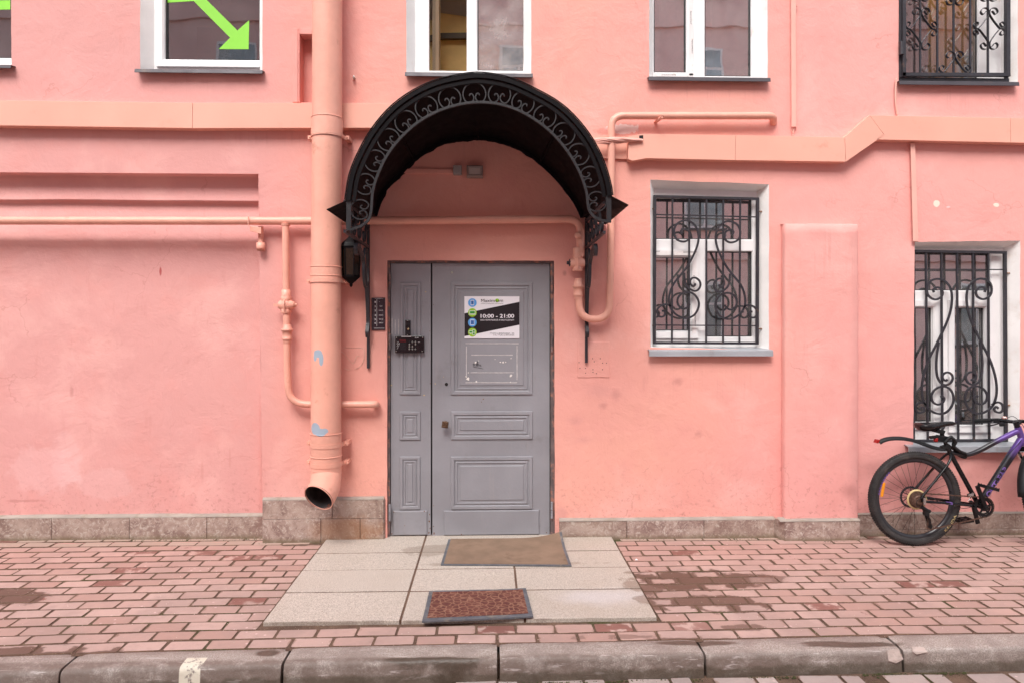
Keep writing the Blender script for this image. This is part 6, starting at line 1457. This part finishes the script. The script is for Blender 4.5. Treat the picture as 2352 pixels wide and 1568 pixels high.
def pedal(c_, yaw, tilt):
    m = LB(); T = Matrix.Translation(c_) @ Matrix.Rotation(tilt, 4, 'Y'); a = .046; b2_ = .042
    for s_ in (-1, 1): m.obox((s_ * a, 0, 0), (.006, 0, 0), (0, b2_, 0), (0, 0, .011)); m.obox((0, s_ * b2_, 0), (a, 0, 0), (0, .006, 0), (0, 0, .010))
    m.obox((0, 0, 0), (.010, 0, 0), (0, b2_, 0), (0, 0, .010)); m.obox((0, 0, 0), (a, 0, 0), (0, .005, 0), (0, 0, .008))
    for i in (-1, 1):
        for j in (-1, -.3, .3, 1): m.lathe((i * a, j * b2_, .011), (0, 0, 1), [(0, .003), (.005, .002)], 6)
    m.v = [T @ q for q in m.v]; bb(m, 'pedal', M_PLAS, bk)
pedal(pe1 + Vector((.03, -.055, .005)), 0, .25); pedal(pe2 + Vector((-.055, .06, .005)), 0, -.12)
# derailleurs and chain
dl = LB(); dl.obox(K(735, 1030, -.072), (.010, 0, 0), (0, .003, 0), (0, 0, .026)); bb(dl, 'mech_hanger', M_CRM, bk, .003)
dl = LB(); dl.tube([K(700, 1085, -.078), K(745, 1115, -.08), K(780, 1130, -.08)], .014, 10); dl.obox(K(745, 1150, -.078), (.016, 0, -.006), (0, .012, 0), (0, 0, .016)); bb(dl, 'mech_body', M_PLAS)
P1, P2 = K(748, 1150, -.07), K(792, 1290, -.07)
dl = LB(); dl.tube([P1, P1.lerp(P2, .5) + Vector((.012, 0, 0)), P2], 0, sq=(.018, .003), up=(0, 1, 0)); dl.tube([q + Vector((0, .012, 0)) for q in (P1, P2)], 0, sq=(.016, .002), up=(0, 1, 0)); bb(dl, 'mech_cage', M_BKB)
for q in (P1, P2): bb(LB().lathe(q + Vector((0, .002, 0)), (0, 1, 0), [(0, .016), (.003, .021), (.006, .021), (.008, .012)], 14), 'jockey_wheel', M_PLAS)
def chain(path):
    m = LB(); pts = []
    for a, b_ in zip(path[:-1], path[1:]):
        k = max(1, int((b_ - a).length / .0127)); pts += [a.lerp(b_, i / k) for i in range(k)]
    pts.append(path[-1])
    for i, (a, b_) in enumerate(zip(pts[:-1], pts[1:])):
        d_ = b_ - a; nv = Vector((-d_.z, 0, d_.x)).normalized(); w_ = .0034 if i % 2 else .0022
        for s_ in (-1, 1): m.obox((a + b_) / 2 + Vector((0, s_ * w_, 0)), d_ * .62, (0, .0006, 0), nv * (.0045 if i % 2 else .0038))
    o = bb(m, 'chain', M_CHAIN); o['kind'] = 'stuff'
top = [Vector((cos(a) * .050, -.048, HZ + sin(a) * .050)) for a in [radians(200 - k * 14) for k in range(9)]]
chain(top + [cc + Vector((cos(a) * .073, .002, sin(a) * .073)) for a in [radians(95 - k * 12) for k in range(16)]] + [P2 + Vector((.004, .005, -.021)), P2 + Vector((-.020, .005, -.008)), P2 + Vector((-.014, .005, .016)), P1 + Vector((.018, .005, -.008)), P1 + Vector((.012, .005, .018)), Vector((-.01, -.048, HZ - .050)), Vector((-.045, -.048, HZ - .02))])
s_ = LB().obox(K(1240, 975, -.045), (.022, 0, .006), (0, .008, 0), (0, 0, .012)); s_.tube([K(1225, 1040, -.035), K(1275, 985, -.03)], .004, 8); bb(s_, 'front_mech', M_CRM, bk, .002)
# cables
for (pts, r) in (([K(1800, 420, -.03), K(1600, 640, -.034), K(1420, 900, -.03), K(1330, 1060, -.03), K(1150, 1110, -.055), K(900, 1040, -.066), K(800, 985, -.078), K(690, 990, -.085), K(640, 1030, -.085), K(660, 1090, -.082), K(720, 1100, -.08)], .0022), ([K(1010, 1145, -.06), K(1095, 1170, -.062)], .0018)):
    bb(LB().tube(cat_rom(pts, 6) if len(pts) > 2 else pts, r, 6), 'brake_cable', M_PLAS)
# fork, bars and front wheel (turned towards the wall)
ST_ANG = radians(27); axis = (HT - HB).normalized(); FZ = Vector((1.075, 0, HZ))
Rs = Matrix.Translation(HB) @ Matrix.Rotation(ST_ANG, 4, axis) @ Matrix.Translation(-HB)
def steer(m): m.v = [Rs @ q for q in m.v]; return m
T0 = Matrix.Translation(FZ)
class _: pass
loc = Rs @ FZ; rot = Rs.to_3x3().to_4x4()
fw, _tr = wheel(loc.x, loc.z, 'front', bk, Matrix.Translation((0, loc.y, 0)) @ rot)
for sd_ in (-1, 1):
    s_ = LB().tube([HB + Vector((.012, sd_ * .065, -.045)), HB.lerp(FZ, .45) + Vector((.012, sd_ * .065, -.02))], .015, 12); bb(steer(s_), 'fork_stanchion', M_CRM)
    s_ = LB().tube([HB.lerp(FZ, .38) + Vector((.012, sd_ * .065, -.02)), FZ + Vector((0, sd_ * .065, 0))], [.021, .017], 12); bb(steer(s_), 'fork_leg', M_BKB)
s_ = LB().obox(HB + Vector((.008, 0, -.045)), (.022, 0, .0), (0, .088, 0), (-.005, 0, .018)); s_.tube([HB, HT + axis * .05], .016, 12); bb(steer(s_), 'fork_crown', M_BKB, bk, .005)
s_ = LB().tube([HT + axis * .035, HT + axis * .05 + Vector((.06, 0, .012))], .017, 12); s_.lathe(HT + axis * .012, axis, [(0, .019), (.05, .019)], 14); bb(steer(s_), 'stem', M_BKB)
BC = HT + axis * .05 + Vector((.065, 0, .012))
bar = cat_rom([BC + Vector((-.045, -.30, .018)), BC + Vector((-.02, -.15, .018)), BC + Vector((0, -.06, 0)), BC, BC + Vector((0, .06, 0)), BC + Vector((-.02, .15, .018)), BC + Vector((-.045, .30, .018))], 5)
bb(steer(LB().tube(bar, .0135, 12)), 'handlebar', M_BKB)
for sd_ in (-1, 1):
    g0, g1_ = BC + Vector((-.03, sd_ * .19, .018)), BC + Vector((-.047, sd_ * .31, .018)); bb(steer(LB().tube([g0, g1_], .0165, 12)), 'grip', M_PLAS)
    s_ = LB().obox(BC + Vector((-.025, sd_ * .15, .012)), (.016, 0, 0), (0, .02, 0), (0, 0, .014)); s_.tube(cat_rom([BC + Vector((.005, sd_ * .155, .005)), BC + Vector((.035, sd_ * .18, -.012)), BC + Vector((.025, sd_ * .25, -.025))], 4), .005, 8); bb(steer(s_), 'brake_lever', M_PLAS, bk, .003)
    s_ = LB().obox(BC + Vector((-.01, sd_ * .12, -.02)), (.018, 0, 0), (0, .022, 0), (0, 0, .012)); bb(steer(s_), 'shifter', M_PLAS, bk, .005)
bl_ = BC + Vector((-.016, .10, .022)); s_ = LB().lathe(bl_, (0, 0, 1), [(0, .016), (.008, .019), (.016, .016), (.021, .006)], 16); bb(steer(s_), 'bell', pmat('copper_bell', (.62, .42, .38), .3, .1, metal=.7))
for sd_ in (-1, 1): bb(steer(LB().tube(cat_rom([BC + Vector((0, sd_ * .13, 0)), BC + Vector((.09, sd_ * .09, .04)), BC + Vector((.10, sd_ * .03, -.06)), HB + Vector((.03, sd_ * .02, .0))], 6), .0024, 6)), 'brake_cable', M_PLAS)
# front mudguard
pts = []
for k in range(22): a = radians(38 + k * 6.6); pts.append(FZ + Vector((cos(a) * .385, 0, sin(a) * .385)))
sec = []
for i, q in enumerate(pts):
    nv = (q - FZ).normalized()
    for k in range(7): a = (k - 3) / 3; sec.append(q + Vector((0, a * .03, 0)) - nv * (.010 * a * a))
m = LB().add(sec, [(i * 7 + k, i * 7 + k + 1, (i + 1) * 7 + k + 1, (i + 1) * 7 + k) for i in range(len(pts) - 1) for k in range(6)], True); o = bb(steer(m), 'front_mudguard', M_PLAS); md = o.modifiers.new('thick', 'SOLIDIFY'); md.thickness = .003

# ------------------------------------------------------------------ the rest of the courtyard (seen only in the glass)
M_FAC = pmat('far_pink_plaster', (.82, .56, .52), .85, .08, .6, .2, 10); M_FGL = pmat('far_window_sky_tint', (.30, .33, .34), .2, .3, 1, metal=.4)  # far panes paled to stand for the sky they reflect
def block(label, x0, x1, y0, y1, h, face):
    o = empty('apartment_building', ((x0 + x1) / 2, (y0 + y1) / 2, -.1), label, 'building')
    MB().box(x0, x1, y0, y1, -.3, h).build('wall', M_FAC, o)
    ax = 'x' if face in ('+y',) else 'y'; a, b_ = (x0, x1) if ax == 'x' else (y0, y1); n = int((b_ - a) / 2.3)
    for k in range(n):
        for f in range(int(h / 3.1)):
            c_ = a + (k + .6) * (b_ - a) / n; z = 1.1 + f * 3.1
            def bx_(u0, u1, z0, z1, t0, t1, nm, mt, par):
                if face == '+y': return MB().box(c_ + u0, c_ + u1, y1 + t0, y1 + t1, z0, z1).build(nm, mt, par)
                if face == '+x': return MB().box(x1 + t0, x1 + t1, c_ + u0, c_ + u1, z0, z1).build(nm, mt, par)
                return MB().box(x0 - t1, x0 - t0, c_ + u0, c_ + u1, z0, z1).build(nm, mt, par)
            fr_ = bx_(-.52, .52, z - .03, z + 1.63, -.02, .03, 'window', M_WHITE, o)
            for (u0, u1, za, zb) in ((-.46, -.03, z + .04, z + 1.05), (.03, .46, z + .04, z + 1.05), (-.46, .46, z + 1.12, z + 1.56)): bx_(u0, u1, za, zb, .031, .036, 'pane', M_FGL, fr_)
            bx_(-.6, .6, z - .10, z - .035, -.01, .10, 'sill', M_SILL, fr_)
    for f in range(1, int(h / 3.1)): 
        if face == '+y': MB().box(x0, x1, y1 - .01, y1 + .09, f * 3.1 + .2, f * 3.1 + .42).build('cornice', M_FAC, o)
block('pink apartment block on the far side of the yard behind the camera', -13, 14, -20, -12.5, 12.5, '+y')
